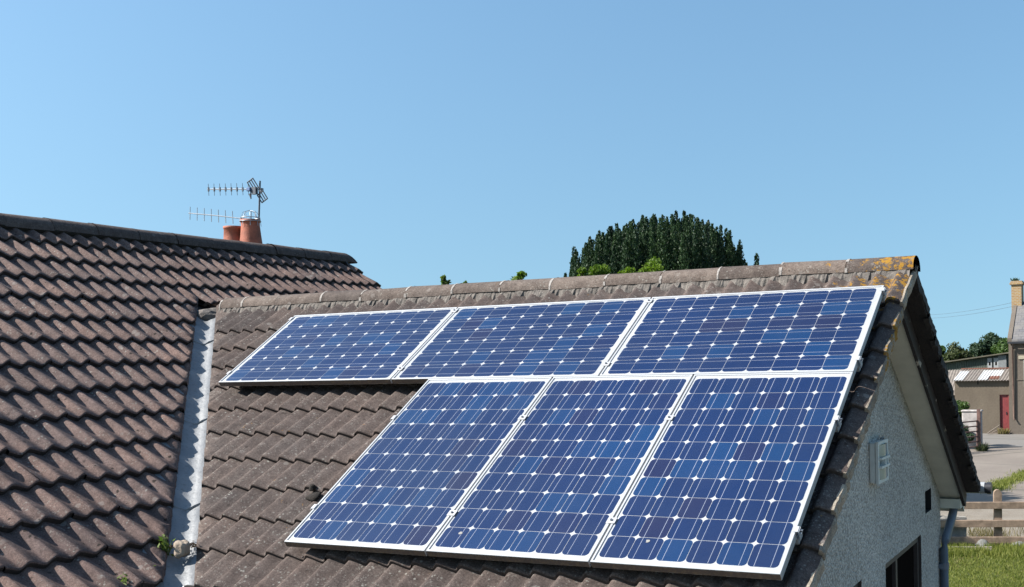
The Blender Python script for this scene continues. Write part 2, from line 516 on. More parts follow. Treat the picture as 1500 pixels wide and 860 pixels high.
def tile_roof(O, U, D, Nn, noses, gauge, u0, u1, ph, seg=11, jitter=1.0, s_top=None, seed=1, am=0.020, tt=0.035, lap=1, joff=0.030, sym=False):
    """every tile is a strip of two rolls with its own small tilt and lip; returned as one MB"""
    rnd = random.Random(seed)
    mb = MB()
    W = 2 * LAM
    for ci, s in enumerate(noses):
        off = ph + joff
        k0 = math.floor((u0 - off) / W) - 1
        k1 = math.ceil((u1 - off) / W) + 1
        shift = 0
        for k in range(k0, k1):
            a = off + k * W + shift; b = a + W
            a2, b2 = max(a, u0), min(b, u1)
            if b2 - a2 < 0.004: continue
            dn = rnd.gauss(0, 0.0042) * jitter
            dh = rnd.gauss(0, 0.0022) * (jitter if lap > 0 else 0.5 * jitter)
            tl = rnd.gauss(0, 0.004) * (jitter if lap > 0 else 0.5 * jitter)
            sk = rnd.gauss(0, 0.006) * jitter
            tint = min(1, max(0, rnd.gauss(0.5, 0.22)))
            st = s - gauge - 0.03
            if s_top is not None: st = s_top if ci == 0 else max(st, s_top)
            n = max(2, int(seg * 2 * (b2 - a2) / W))
            gp = 0.0018 if sym else -0.001
            us = [a2 + gp + (b2 - a2 - 2 * gp) * i / n for i in range(n + 1)]
            vs = []
            rows = [(st, 0.0, 0), (s - gauge * 0.45, 0.55, 0), (s - 0.012, 0.97, 0), (s - 0.002, 1.0, -0.004), (s, 1.0, -0.011), (s - 0.003, 1.0, -0.003 - tt)]
            for (ss, lift, dz) in rows:
                for i, u in enumerate(us):
                    f = (u - a) / W - 0.5
                    x = (ss - st) / max(1e-6, s - st)
                    ds = dn * x + sk * f * x
                    h = HB + tt * lift + wave(u, ph, am, sym) * (1.0 if dz > -0.03 else 0.92) + dz + (dh + tl * f) * x
                    # overlapping edge of each tile stands a little above its neighbour
                    h += (0.004 * (1 if i >= n - 1 else 0) * (1 if b2 == b else 0)) if lap > 0 else (0.0025 * (1 if i <= 1 else 0))
                    vs.append(O + U * u + D * (ss + ds) + Nn * h)
            m = n + 1
            top = [(r * m + i, r * m + i + 1, (r + 1) * m + i + 1, (r + 1) * m + i) for r in range(4) for i in range(n)]
            mb.add(vs, top, 0, tint, True)
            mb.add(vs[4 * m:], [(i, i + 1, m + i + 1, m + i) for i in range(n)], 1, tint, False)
            # side lip on the lapped edge
            if b2 == b and lap > 0:
                e = [r * m + n for r in range(5)]
                mb.add([vs[i] for i in e] + [vs[i] - Nn * 0.012 for i in e], [(i, i + 1, 6 + i, 5 + i) for i in range(4)], 0, tint)
    return mb


def cut(o, planes, depth_vec):
    """cuts a mesh by planes (point, outward normal) and folds the cut rims down by depth_vec"""
    bm = bmesh.new(); bm.from_mesh(o.data)
    for co, no in planes:
        r = bmesh.ops.bisect_plane(bm, geom=bm.verts[:] + bm.edges[:] + bm.faces[:], plane_co=co, plane_no=no, clear_outer=True, dist=1e-5)
        ed = [e for e in r['geom_cut'] if isinstance(e, bmesh.types.BMEdge)]
        if ed and depth_vec is not None:
            x = bmesh.ops.extrude_edge_only(bm, edges=ed)
            for v in x['geom']:
                if isinstance(v, bmesh.types.BMVert): v.co += depth_vec
    bm.to_mesh(o.data); bm.free()
    o.data.update()


# ================================================================== THE HOUSE
house = empty('house', (-6.0, 0.0, G))
tag(house, 'low house with brown concrete tiled roofs meeting in a valley and a pebbledashed gable', 'house')

# --- extension roof (under the panels)
gn = [0.02 + 0.2925 * k for k in range(0, 11)]
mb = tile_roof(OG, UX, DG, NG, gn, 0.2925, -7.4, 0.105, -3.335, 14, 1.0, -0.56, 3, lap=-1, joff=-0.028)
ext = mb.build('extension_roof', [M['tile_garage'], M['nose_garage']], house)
cut(ext, [(Vector((-5.93, 0, 0)), Vector((-1, -1, 0)).normalized())], Vector((0, 0, -0.035)))
# rear slope of the extension
OB, DB, NB = Vector((0, 2 * YA, 0)), Vector((0, cp, -sp)), Vector((0, sp, cp))
mb = tile_roof(OB, UX, DB, NB, gn, 0.2925, -7.4, 0.105, -3.335, 8, 1.0, -0.56, 4)
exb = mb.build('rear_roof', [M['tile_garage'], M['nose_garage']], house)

# verge: mortar edge, undercloak and stepped tile ends
def verge(mb, O, D, Nn, sgn, seed):
    rnd = random.Random(seed)
    for k, s in enumerate(gn):
        st = s - 0.29 if k else -0.56
        # rounded mortar fillet under each tile end, ragged
        n = 9
        vs = []
        for i in range(n + 1):
            ss = st + (s + 0.006 - st) * i / n
            lift = HB + TT * (ss - st) / (s - st)
            j = rnd.uniform(-0.008, 0.008)
            w = wave(0.1, -3.335)
            top = lift + w + 0.004
            for (x, h) in ((0.092 + j * .5, top), (0.104 + j * .4, top - 0.004), (0.111 + j, top - 0.022), (0.108 + j, top - 0.075 + j), (0.07, top - 0.08)):
                vs.append(O + UX * x + D * ss + Nn * h)
        fs = [(r * 5 + i, r * 5 + i + 1, (r + 1) * 5 + i + 1, (r + 1) * 5 + i) for r in range(n) for i in range(4)]
        mb.add(vs, fs, 0, rnd.random())
        mb.add(vs[-5:], [(0, 1, 2, 3, 4)], 0)


mb = MB(); verge(mb, OG, DG, NG, 1, 5)
vg = mb.build('verge', M['verge'], house)
mb = MB(); verge(mb, OB, DB, NB, -1, 6)
mb.build('verge', M['undercloak'], house)


def slab(mb, O, D, Nn, x0, x1, s0, s1, h0, h1, mat_=0):
    P = lambda x, s, h: O + UX * x + D * s + Nn * h
    vs = [P(x, s, h) for h in (h0, h1) for s in (s0, s1) for x in (x0, x1)]
    mb.add(vs, [(0, 1, 3, 2), (4, 5, 7, 6), (0, 1, 5, 4), (2, 3, 7, 6), (0, 2, 6, 4), (1, 3, 7, 5)], mat_)


SE = 2.93
mb = MB()
for (O, D, Nn) in ((OG, DG, NG), (OB, DB, NB)):
    slab(mb, O, D, Nn, -0.02, 0.098, -0.585, SE, -0.205, -0.172)
mb.build('undercloak', M['undercloak'], house)
mb = MB()
for (O, D, Nn) in ((OG, DG, NG), (OB, DB, NB)):
    slab(mb, O, D, Nn, -0.045, -0.021, -0.49, SE + 0.06, -0.33, -0.206)
mb.build('bargeboard', M['barge'], house)
mb = MB()
for (O, D, Nn) in ((OG, DG, NG), (OB, DB, NB)):
    slab(mb, O, D, Nn, -0.30, -0.046, -0.47, SE, -0.315, -0.295)
# closed ends of the eaves boxes under the soffit
for sg in (1, -1):
    y0, y1 = (3.19, 3.42) if sg > 0 else (-2.17, -2.40)
    z1a, z1b = [0.2283 - abs(y - YA) * tp - 0.29 for y in (y0, y1)]
    zb = -1.90
    X0, X1 = -0.30, -0.046
    vs = [Vector((x, y, z)) for x in (X0, X1) for (y, z) in ((y0, zb), (y1, zb), (y1, z1b - .02), (y0, z1a - .02))]
    mb.add(vs, [(0, 1, 2, 3), (4, 5, 6, 7), (0, 3, 7, 4), (0, 1, 5, 4), (1, 2, 6, 5)])
mb.build('soffit', M['soffit'], house)
# roof felt and deck closing the roof from below
mb = MB()
for (O, D, Nn) in ((OG, DG, NG), (OB, DB, NB)):
    slab(mb, O, D, Nn, -6.2, -0.048, -0.56, SE - 0.02, -0.235, -0.175)
fl = mb.build('roof_deck', M['felt'], house)
cut(fl, [(Vector((-5.9, 0, 0)), Vector((-1, -1, 0)).normalized())], None)

# --- ridge tiles of the extension (each its own piece, with the pointing at its joint)
joints = [0.113, -0.355, -0.834, -1.312, -1.777, -2.249, -2.735, -3.202, -3.671, -4.142, -4.623, -5.065, -5.592, -5.999, -6.27]


def ridge_piece(along, cross, p0, p1, hw, z0, zc, rnd, endcap0=False, endcap1=False, thick=0.016, slant=0.0):
    """half-round ridge tile from p0 to p1 along an axis; cross = horizontal axis across it"""
    mb = MB()
    nseg = 12
    z0 += rnd.gauss(0, 0.003); dz = rnd.gauss(0, 0.003); tw = rnd.gauss(0, 0.004)
    def arch(t, sc, lift):
        a = math.pi * t
        return cross * (hw * sc * math.cos(a)), z0 + (zc - z0) * sc * (math.sin(a) ** 0.85) + lift
    rows = []
    L = (p1 - p0).length
    for q in range(5):
        f = q / 4
        base = p0.lerp(p1, f)
        sc = 1.0 + 0.012 * (f - 0.5)
        r = []
        for i in range(nseg + 1):
            c, z = arch(i / nseg, sc, dz * f)
            if slant and q == 0: base = p0.lerp(p1, slant * max(0.0, z - z0) / L)
            r.append(Vector((base.x + c.x + cross.x * tw * (f - .5), base.y + c.y + cross.y * tw * (f - .5), z)))
        rows.append(r)
    vs = [v for r in rows for v in r]
    m = nseg + 1
    tint = rnd.random()
    mb.add(vs, [(r * m + i, r * m + i + 1, (r + 1) * m + i + 1, (r + 1) * m + i) for r in range(4) for i in range(nseg)], 0, tint, True)
    for flag, r in ((endcap0, rows[0]), (endcap1, rows[-1]), (True, rows[0]), (True, rows[-1])):
        inner = []
        cz = z0 - 0.03
        for v in r:
            mid = Vector(((r[0].x + r[-1].x) / 2, (r[0].y + r[-1].y) / 2, cz))
            inner.append(v.lerp(mid, 0.16))
        mb.add(r + inner, [(i, i + 1, m + i + 1, m + i) for i in range(nseg)], 0, 0.2)
        if flag in (endcap0, endcap1) and flag and r in (rows[0] if endcap0 else None, rows[-1] if endcap1 else None):
            mb.add(inner, [tuple(range(m))], 1)
    # pointing: a thin raised band of pale mortar at the joint
    d = (p1 - p0).normalized()
    for i in range(nseg):
        if rnd.random() < 0.2: continue
        w = 0.007 + rnd.random() * 0.008
        a, b2 = rows[-1][i], rows[-1][i + 1]
        cen = Vector(((rows[-1][0].x + rows[-1][-1].x) / 2, (rows[-1][0].y + rows[-1][-1].y) / 2, z0 - 0.02))
        o1 = (a - cen).normalized() * 0.003; o2 = (b2 - cen).normalized() * 0.003
        mb.add([a + o1 - d * w, b2 + o2 - d * w, b2 + o2 + d * w * .6, a + o1 + d * w * .6], [(0, 1, 2, 3)], 1, 0.5)
    return mb


rnd = random.Random(12)
for i in range(len(joints) - 1):
    p0 = Vector((joints[i], YA, 0)); p1 = Vector((joints[i + 1] + 0.004, YA, 0))
    mbr = ridge_piece(UX, Vector((0, 1, 0)), p0, p1, 0.128, 0.128, 0.226, rnd, endcap0=(i == 0))
    mbr.build('ridge_tile', [M['ridge'], M['mortar']], ext)
mb = MB()
# bedding mortar filling the hollows under the ridge edge, lumpy
for sg in (-1, 1):
    x = 0.09; prev = None
    pts = []
    while x > -6.3:
        hh = wave(x, -3.335)
        yb = YA + sg * (0.142 + rnd.uniform(-0.012, 0.02))
        zt = 0.142 + rnd.uniform(-0.006, 0.004)
        slope_z = (0.2283 - 0.101 + 0.101) - (abs(yb - YA)) * tp
        zb = 0.2283 + 0.101 - abs(yb - YA) * tp + (HB + 0.012 + hh) / cp - 0.101 + 0.101 - 0.0
        zb = YA * tp - abs(yb - YA) * tp + (HB + 0.004 + hh) / cp
        pts.append((Vector((x, YA + sg * 0.116, zt)), Vector((x, yb, min(zb, zt - 0.002))), Vector((x, yb - sg * 0.03, min(zb, zt) - 0.04))))
        x -= 0.019
    for a, b2 in zip(pts[:-1], pts[1:]):
        t = rnd.random()
        mb.add([a[0], a[1], b2[1], b2[0]], [(0, 1, 2, 3)], 0, t)
        mb.add([a[1], a[2], b2[2], b2[1]], [(0, 1, 2, 3)], 0, t)
mb.build('ridge_bedding', M['mortar_dirty'], ext)

# --- main roof
mn = [2.553 - 0.341 * k for k in range(12, -2, -1)]
YE = 3.72
mb = tile_roof(OM, UM, DM, NM, mn, 0.341, -9.0, YE, -2.64, 14, 1.0, -1.96, 8, 0.0185, 0.043, joff=0.018, sym=True)
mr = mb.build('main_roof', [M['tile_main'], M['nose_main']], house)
cut(mr, [], None)
bm = bmesh.new(); bm.from_mesh(mr.data)
# cut along the valley, only where the extension's roof is in front (both planes meet): outer side = x + y > -6.17
r = bmesh.ops.bisect_plane(bm, geom=bm.verts[:] + bm.edges[:] + bm.faces[:], plane_co=Vector((-6.17, 0, 0)), plane_no=Vector((1, 1, 0)).normalized(), dist=1e-5)
n_ = Vector((1, 1, 0)).normalized()
ytop = 0.50                          # above this the main roof runs on behind the extension's ridge
dead = [f for f in bm.faces if f.calc_center_median().x + f.calc_center_median().y > -6.17 + 1e-4 and f.calc_center_median().y < ytop]
ed = [e for e in r['geom_cut'] if isinstance(e, bmesh.types.BMEdge) and (e.verts[0].co.y + e.verts[1].co.y) / 2 < ytop]
bmesh.ops.delete(bm, geom=dead, context='FACES')
ed = [e for e in ed if e.is_valid]
x = bmesh.ops.extrude_edge_only(bm, edges=ed)
for v in x['geom']:
    if isinstance(v, bmesh.types.BMVert): v.co += Vector((0.004, 0.004, -0.032))
bm.to_mesh(mr.data); bm.free()
OMB, DMB, NMB = Vector((2 * XR + 6.05, 0, 0)), Vector((-cp, 0, -sp)), Vector((-sp, 0, cp))
mb = tile_roof(OMB, UM, DMB, NMB, mn, 0.341, -9.0, YE, -2.64, 5, 1.0, -1.96, 9)
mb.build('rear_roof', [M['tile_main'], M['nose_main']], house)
# main ridge
rnd = random.Random(21)
y = 3.80
while y > -8.8:
    y2 = y - 0.455
    mbr = ridge_piece(Vector((0, -1, 0)), Vector((1, 0, 0)), Vector((XR, y, 0)), Vector((XR, y2 + 0.004, 0)), 0.142, 0.868, 0.995, rnd, endcap0=(y > 3.7), slant=(1.1 if y > 3.7 else 0.0))
    mbr.build('ridge_tile', [M['ridge_main'], M['ridge_main']], mr)
    y = y2
# verge of the main roof
mb = MB()
for (O, D, Nn) in ((OM, DM, NM), (OMB, DMB, NMB)):
    P = lambda yy, s, h: O + UM * yy + D * s + Nn * h
    vs = [P(yy, s, h) for h in (-0.20, -0.155) for s in (-1.98, 2.86) for yy in (YE - 0.14, YE - 0.004)]
    mb.add(vs, [(0, 1, 3, 2), (4, 5, 7, 6), (0, 1, 5, 4), (2, 3, 7, 6), (0, 2, 6, 4), (1, 3, 7, 5)])
    vs = [P(yy, s, h) for h in (-0.34, -0.20) for s in (-1.98, 2.86) for yy in (YE - 0.14, YE - 0.115)]
    mb.add(vs, [(0, 1, 3, 2), (4, 5, 7, 6), (0, 1, 5, 4), (2, 3, 7, 6), (0, 2, 6, 4), (1, 3, 7, 5)])
mb.build('bargeboard', M['dark_wood'], house)
mb = MB()
for (O, D, Nn) in ((OM, DM, NM), (OMB, DMB, NMB)):
    P = lambda yy, s, h: O + UM * yy + D * s + Nn * h
    vs = [P(yy, s, h) for h in (-0.24, -0.178) for s in (-1.97, 2.80) for yy in (-9.0, YE - 0.145)]
    mb.add(vs, [(0, 1, 3, 2), (4, 5, 7, 6), (0, 1, 5, 4), (2, 3, 7, 6), (0, 2, 6, 4), (1, 3, 7, 5)])
mb.build('roof_deck', M['felt'], house)

# --- valley flashing: lead sheets lapped down the valley
rnd = random.Random(4)
mb = MB()
vd = Vector((1, -1, -tp)); vl = vd.length
# parameter q = x along the valley centre line x+y=-6.05
laps = [-6.45, -6.00, -5.02, -4.23, -3.55]
HV = -0.152
for k in range(len(laps) - 1):
    n = 18
    vs = []
    for i in range(n + 1):
        xq = laps[k] + (laps[k + 1] + 0.02 - laps[k]) * i / n
        wob = rnd.gauss(0, 0.004)
        lift = 0.010 * (i / n) if k < len(laps) - 2 else 0.006 * i / n
        for j, off in enumerate((-0.30, -0.17, -0.06, -0.015, 0.015, 0.06, 0.115, 0.17)):
            px = xq + off / 2; py = -6.05 - xq + off / 2
            if off > 0: z = py * tp          # extension plane
            else: z = (-6.05 - px) * tp      # main plane
            edge = -0.035 if off > 0.15 else 0.0
            vs.append(Vector((px, py, z + HV / cp + lift + edge + rnd.gauss(0, 0.0025) + 0.004 * math.sin(i * 1.9 + j))))
    m = 8
    mb.add(vs, [(r * m + i, r * m + i + 1, (r + 1) * m + i + 1, (r + 1) * m + i) for r in range(n) for i in range(m - 1)], 0, 0.5, True)
    mb.add([v for v in vs[-m:]] + [v - Vector((0, 0, 0.014)) for v in vs[-m:]], [(i, i + 1, m + i + 1, m + i) for i in range(m - 1)], 0)
mb.build('valley_flashing', M['lead'], house)

mb = MB()
bm = bmesh.new(); bmesh.ops.create_icosphere(bm, subdivisions=3, radius=1)
for v in bm.verts:
    k = 1 + 0.12 * math.sin(v.co.x * 5 + 1) + 0.10 * math.sin(v.co.y * 6) + random.gauss(0, 0.03)
    v.co = Vector((-6.43 + v.co.x * 0.20 * k, 0.44 + v.co.y * 0.17 * k, 0.045 + v.co.z * 0.085 * k))
for i, v in enumerate(bm.verts): v.index = i
mb.add([v.co.copy() for v in bm.verts], [[v.index for v in f.verts] for f in bm.faces]); bm.free()
mb.build('valley_mortar', M['mortar_dirty'], ext)

# --- gutter along the extension's front eaves, with joint and stop end at the valley
def gutter(mb, x0, x1, y, z, r=0.06):
    n = 10
    vs = []
    for x in (x0, x1):
        for i in range(n + 1):
            a = math.pi * (1 + i / n)
            vs.append(Vector((x, y + r * math.cos(a), z + r * math.sin(a))))
        for i in range(n, -1, -1):
            a = math.pi * (1 + i / n)
            vs.append(Vector((x, y + (r - 0.005) * math.cos(a), z + (r - 0.005) * math.sin(a))))
    m = 2 * n + 2
    mb.add(vs, [(i, (i + 1) % m, m + (i + 1) % m, m + i) for i in range(m)], 0, 0.5, True)
    mb.add(vs[:m], [tuple(range(m))]); mb.add(vs[m:], [tuple(range(m))])


mb = MB()
gutter(mb, -3.62, 0.10, -2.455, -1.705, 0.058)
gutter(mb, -3.62, -3.57, -2.455, -1.705, 0.066)
gutter(mb, -3.40, -3.33, -2.455, -1.705, 0.066)
mb.build('gutter', M['gutter'], house)
mb = MB()
gutter(mb, -6.0, 0.02, 3.50, -1.735, 0.056)
mb.tube([(-0.10, 3.50, -1.74), (0.185, 3.50, -1.74)], 0.050, 14)
mb.tube([(0.155, 3.50, -1.74), (0.195, 3.50, -1.74)], 0.057, 14)
gb = mb.build('gutter', M['pipe_dark'], house)
mb = MB()
mb.tube([(0.085, 3.50, -1.738), (0.135, 3.50, -1.738)], 0.0545, 14, cap=True)
mb.build('gutter_bracket', M['gutter'], gb)
for xa, ya_, yb_ in ((-6.0, 3.405, 3.43), (-3.6, -2.41, -2.385)):
    mb = MB(); mb.box((xa, ya_, -1.90), (-0.047, yb_, -1.70)); mb.build('fascia', M['dark_wood'], house)
for xa, ya_, yb_ in ((-6.0, 3.185, 3.404), (-3.6, -2.384, -2.165)):
    mb = MB(); mb.box((xa, ya_, -1.915), (-0.301, yb_, -1.90)); mb.build('eaves_board', M['soffit'], house)

# --- gable wall with two windows and a vent
XW = -0.228


def roof_z(y): return 0.2283 - abs(y - YA) * tp - 0.26


opens = [(0.885, 2.237, -3.15, -1.995), (-1.35, 0.168, -3.15, -1.965), (2.452, 2.738, -1.85, -1.655)]
ys = sorted({-2.14, 3.18, YA} | {o[0] for o in opens} | {o[1] for o in opens})
zs = sorted({G - 0.1, -1.66} | {o[2] for o in opens} | {o[3] for o in opens})
mb = MB()
for a, b2 in zip(ys[:-1], ys[1:]):
    for c, d in zip(zs[:-1], zs[1:]):
        ym, zm = (a + b2) / 2, (c + d) / 2
        if any(o[0] < ym < o[1] and o[2] < zm < o[3] for o in opens): continue
        mb.quad((XW, a, c), (XW, b2, c), (XW, b2, d), (XW, a, d))
    d = zs[-1]
    if not any(o[0] < ym < o[1] and o[3] > d for o in opens):
        mb.quad((XW, a, d), (XW, b2, d), (XW, b2, max(d, roof_z(b2) + .05)), (XW, a, max(d, roof_z(a) + .05)))
gw_reveals = MB()
gw_main = mb
for (y0, y1, z0, z1) in opens[:2]:
    X2 = XW - 0.11
    mb = gw_reveals
    mb.quad((XW, y0, z0), (X2, y0, z0), (X2, y0, z1), (XW, y0, z1))
    mb.quad((XW, y1, z0), (X2, y1, z0), (X2, y1, z1), (XW, y1, z1))
    mb.quad((XW, y0, z0), (XW, y1, z0), (X2, y1, z0), (X2, y0, z0))
    mb.quad((XW, y0, z1), (XW, y1, z1), (X2, y1, z1), (X2, y0, z1))
# rear and front walls of the extension
mb = gw_main
mb.quad((XW, 3.18, G - .1), (-6.0, 3.18, G - .1), (-6.0, 3.18, -1.66), (XW, 3.18, -1.66))
mb.quad((XW, -2.14, G - .1), (-4.1, -2.14, G - .1), (-4.1, -2.14, -1.66), (XW, -2.14, -1.66))
gw = mb.build('gable_wall', M['roughcast'], house)
gw_reveals.build('window_reveal', M['dark_wood'], gw)
for (y0, y1, z0, z1) in opens[:2]:
    mb = MB()
    xf0, xf1 = XW - 0.075, XW - 0.022
    t = 0.055
    mb.box((xf0, y0, z0), (xf1, y0 + t, z1)); mb.box((xf0, y1 - t, z0), (xf1, y1, z1))
    mb.box((xf0, y0 + t, z1 - t), (xf1, y1 - t, z1)); mb.box((xf0, y0 + t, z0), (xf1, y1 - t, z0 + t))
    ym = y0 + (y1 - y0) * 0.36
    mb.box((xf0 + .003, ym - 0.03, z0 + t), (xf1 - .003, ym + 0.03, z1 - t))
    w = mb.build('window', M['dark_wood'], house)
    mb = MB(); mb.box((xf0 + 0.012, y0 + 0.03, z0 + 0.03), (xf0 + 0.02, y1 - 0.03, z1 - 0.03))
    mb.build('pane', M['window_dark'], w)
    mb = MB(); mb.box((XW - 0.05, y0 - 0.04, z0 - 0.05), (XW + 0.045, y1 + 0.04, z0 - 0.002))
    mb.build('sill', M['mortar'], w)
mb = MB()
y0, y1, z0, z1 = opens[2]
mb.box((XW - 0.14, y0 - .01, z0 - .01), (XW - 0.112, y1 + .01, z1 + .01), 0)
for q in ((y0 - .012, y0 - .001, z0 - .01, z1 + .01), (y1 + .001, y1 + .012, z0 - .01, z1 + .01), (y0 - .001, y1 + .001, z0 - .012, z0 - .001), (y0 - .001, y1 + .001, z1 + .001, z1 + .012)):
    mb.box((XW - 0.112, q[0], q[2]), (XW - 0.002, q[1], q[3]), 0)
for k in range(4):
    zz = z0 + 0.03 + k * 0.045
    mb.box((XW - 0.10, y0 + 0.002, zz), (XW - 0.075, y1 - 0.002, zz + 0.02), 0)
mb.build('wall_vent', M['void'], house)
# downpipe on the far corner, swan-necked under the eaves box
mb = MB()
mb.tube([(-0.13, 3.42, -1.86), (-0.145, 3.36, -1.98), (-0.175, 3.12, -2.19), (-0.185, 3.08, -2.26), (-0.185, 3.08, G)], 0.04, 12)
dp = mb.build('downpipe', M['pipe_grey'], house)
for z in (-2.42, -3.6):
    mb = MB()
    mb.tube([(-0.185, 3.08, z - 0.03), (-0.185, 3.08, z + 0.03)], 0.046, 12)
    mb.box((-0.228, 3.03, z - 0.02), (-0.19, 3.13, z + 0.02))
    mb.build('pipe_clip', M['pipe_grey'], dp)
# main house walls (below the roof, mostly out of view)
mb = MB()
yg = YE - 0.17
zr = lambda x_: -(abs(x_ - XR)) * tp + (-6.05 - XR) * -tp * -1 * 0 + ((-6.05 - XR) * tp) - 0.30
pts = [(-11.4, G - .1), (-4.05, G - .1), (-4.05, zr(-4.05)), (XR, zr(XR)), (-11.4, zr(-11.4))]
for yy in (-8.8, yg):
    mb.add([Vector((a, yy, b2)) for a, b2 in pts], [(0, 1, 2, 3, 4)])
mb.quad((-11.4, -8.8, G - .1), (-11.4, yg, G - .1), (-11.4, yg, zr(-11.4)), (-11.4, -8.8, zr(-11.4)))
mb.quad((-4.05, -8.8, G - .1), (-4.05, -2.13, G - .1), (-4.05, -2.13, zr(-4.05)), (-4.05, -8.8, zr(-4.05)))
mb.build('wall', M['roughcast'], house)
mb = MB()
def gut_y(mb, y0, y1, x, z, r=0.058):
    n = 10; vs = []
    for yy in (y0, y1):
        for q in range(2):
            for i in (range(n + 1) if q == 0 else range(n, -1, -1)):
                a = math.pi * (1 + i / n); rr = r - 0.005 * q
                vs.append(Vector((x + rr * math.cos(a), yy, z + rr * math.sin(a))))
    m = 2 * n + 2
    mb.add(vs, [(i, (i + 1) % m, m + (i + 1) % m, m + i) for i in range(m)], 0, 0.5, True)
gut_y(mb, -8.9, -2.52, -3.60, -1.735)
mb.build('gutter', M['gutter'], house)

# --- chimney behind the main ridge
mb = MB()
mb.box((-9.15, 2.55, -1.2), (-8.15, 3.28, 0.98))
mb.box((-9.20, 2.50, 0.90), (-8.10, 3.33, 0.985))
# flaunching
vs = [Vector(p) for p in ((-9.19, 2.51, .986), (-8.11, 2.51, .986), (-8.11, 3.32, .986), (-9.19, 3.32, .986), (-9.0, 2.7, 1.06), (-8.3, 2.7, 1.06), (-8.3, 3.15, 1.06), (-9.0, 3.15, 1.06))]
mb.add(vs, [(4, 5, 6, 7), (0, 1, 5, 4), (1, 2, 6, 5), (2, 3, 7, 6), (3, 0, 4, 7)])
ch = mb.build('chimney', M['brick_dark'], house)
mb = MB()
mb.lathe((-8.572, 3.034, 1.0), [(0.150, 0), (0.136, 0.10), (0.122, 0.22), (0.110, 0.34), (0.112, 0.385), (0.121, 0.39), (0.121, 0.41), (0.098, 0.412), (0.094, 0.2), (0.09, 0.05)], 28)
p1 = mb.build('chimney_pot', M['terracotta'], ch)
tag(p1, 'taller terracotta pot under a wire guard')
mb = MB()
c0 = Vector((-8.572, 3.034, 1.39))
for k in range(8):
    a = 2 * math.pi * k / 8
    d = Vector((math.cos(a), math.sin(a), 0))
    mb.tube([c0 + d * 0.124 + Vector((0, 0, -0.06)), c0 + d * 0.115 + Vector((0, 0, 0.04)), c0 + d * 0.08 + Vector((0, 0, 0.115)), c0 + Vector((0, 0, 0.14))], 0.003, 5)
for zz, rr in ((0.0, 0.125), (0.045, 0.114)):
    mb.tube([c0 + Vector((rr * math.cos(2 * math.pi * k / 20), rr * math.sin(2 * math.pi * k / 20), zz)) for k in range(21)], 0.005, 5)
mb.build('wire_guard', M['aerial'], p1)
mb = MB()
mb.lathe((-8.82, 2.995, 1.005), [(0.136, 0), (0.118, 0.2), (0.112, 0.30), (0.120, 0.305), (0.120, 0.335), (0.102, 0.337), (0.098, 0.1)], 28)
p2 = mb.build('chimney_pot', M['terracotta'], ch)
tag(p2, 'shorter open terracotta pot')

# ================================================================== AERIALS
aer = empty('television_aerial', (-8.5, 3.13, 1.10))
tag(aer, 'upper television aerial with tilted grid reflector on a mast strapped to the chimney', 'aerial')
e = Vector((-0.95, -0.31, 0)).normalized()
nn_ = e.cross(Vector((0, 0, 1))).normalized()
P0 = Vector((-8.5, 3.13, 0))


def A(al, z, out=0.0): return P0 + e * al + nn_ * out + Vector((0, 0, z))


mb = MB(); mb.tube([A(0.055, 0.95), A(0.02, 1.44), A(-0.011, 1.90)], 0.011, 10)
mb.build('mast', M['aerial_dark'], aer)
mb = MB(); mb.tube([A(0.685, 1.824), A(0.2, 1.806), A(-0.045, 1.789)], 0.007, 8)
mb.build('boom', M['aerial_boom'], aer)
for k in range(8):
    al = 0.672 - k * 0.0752
    zc = 1.823 - k * 0.003
    mb = MB()
    mb.tube([A(al - 0.002, zc - 0.08 + k * .001), A(al, zc), A(al + 0.002, zc + 0.07 + k * .001)], 0.0032, 6)
    mb.box((-0.008, -0.008, -0.026), (0.008, 0.008, 0.026), 0, Matrix.Translation(A(al, zc)))
    mb.build('director', M['aerial_dark'], aer)
mb = MB()
# two grid panels of the reflector, folded about the boom
def grid_panel(c, ax, ay, w, h, bars):
    for i in range(bars):
        f = -0.5 + i / (bars - 1)
        mb.tube([c + ax * w * f - ay * h / 2, c + ax * w * f + ay * h / 2], 0.007, 6)
    for f in (-0.5, 0.5):
        mb.tube([c - ax * w / 2 + ay * h * f, c + ax * w / 2 + ay * h * f], 0.008, 6)
ax1 = (e * 0.80 + Vector((0, 0, -0.24)) * -1 * -1 + nn_ * 0.45).normalized()
slope = (e * 0.50 + Vector((0, 0, 0.85))).normalized()
wid = (e * 0.78 + nn_ * 0.42 + Vector((0, 0, -0.30))).normalized()
grid_panel(A(0.085, 1.853), wid, slope, 0.125, 0.135, 4)
grid_panel(A(-0.035, 1.70), wid, slope, 0.125, 0.11, 4)
mb.box((-0.035, -0.02, -0.045), (0.035, 0.02, 0.045), 0, Matrix.Translation(A(0.065, 1.78)))
mb.build('reflector', M['aerial_dark'], aer)
mb = MB()
mb.box((-0.022, -0.02, -0.022), (0.022, 0.02, 0.022), 0, Matrix.Translation(A(-0.02, 1.785)))
mb.build('clamp', M['aerial_dark'], aer)
mb = MB(); mb.tube([A(0.11, 1.775), A(0.125, 1.74), A(0.115, 1.68)], [0.02, 0.016, 0.006], 8)
mb.build('cable_loop', M['aerial_dark'], aer)
mb = MB(); mb.box((-0.03, -0.022, -0.022), (0.03, 0.022, 0.022), 0, Matrix.Translation(A(0.135, 1.80)), bev=0.005)
mb.build('dipole_box', plain('plastic_blue', (0.06, 0.11, 0.22), 0.5), aer)
for zz in (1.03, 1.40):
    mb = MB()
    mb.tube([A(0.05, zz, 0.02), A(0.09, zz - .002, 0.03), A(0.13, zz, 0.045)], 0.006, 6)
    mb.build('bracket', M['aerial'], aer)

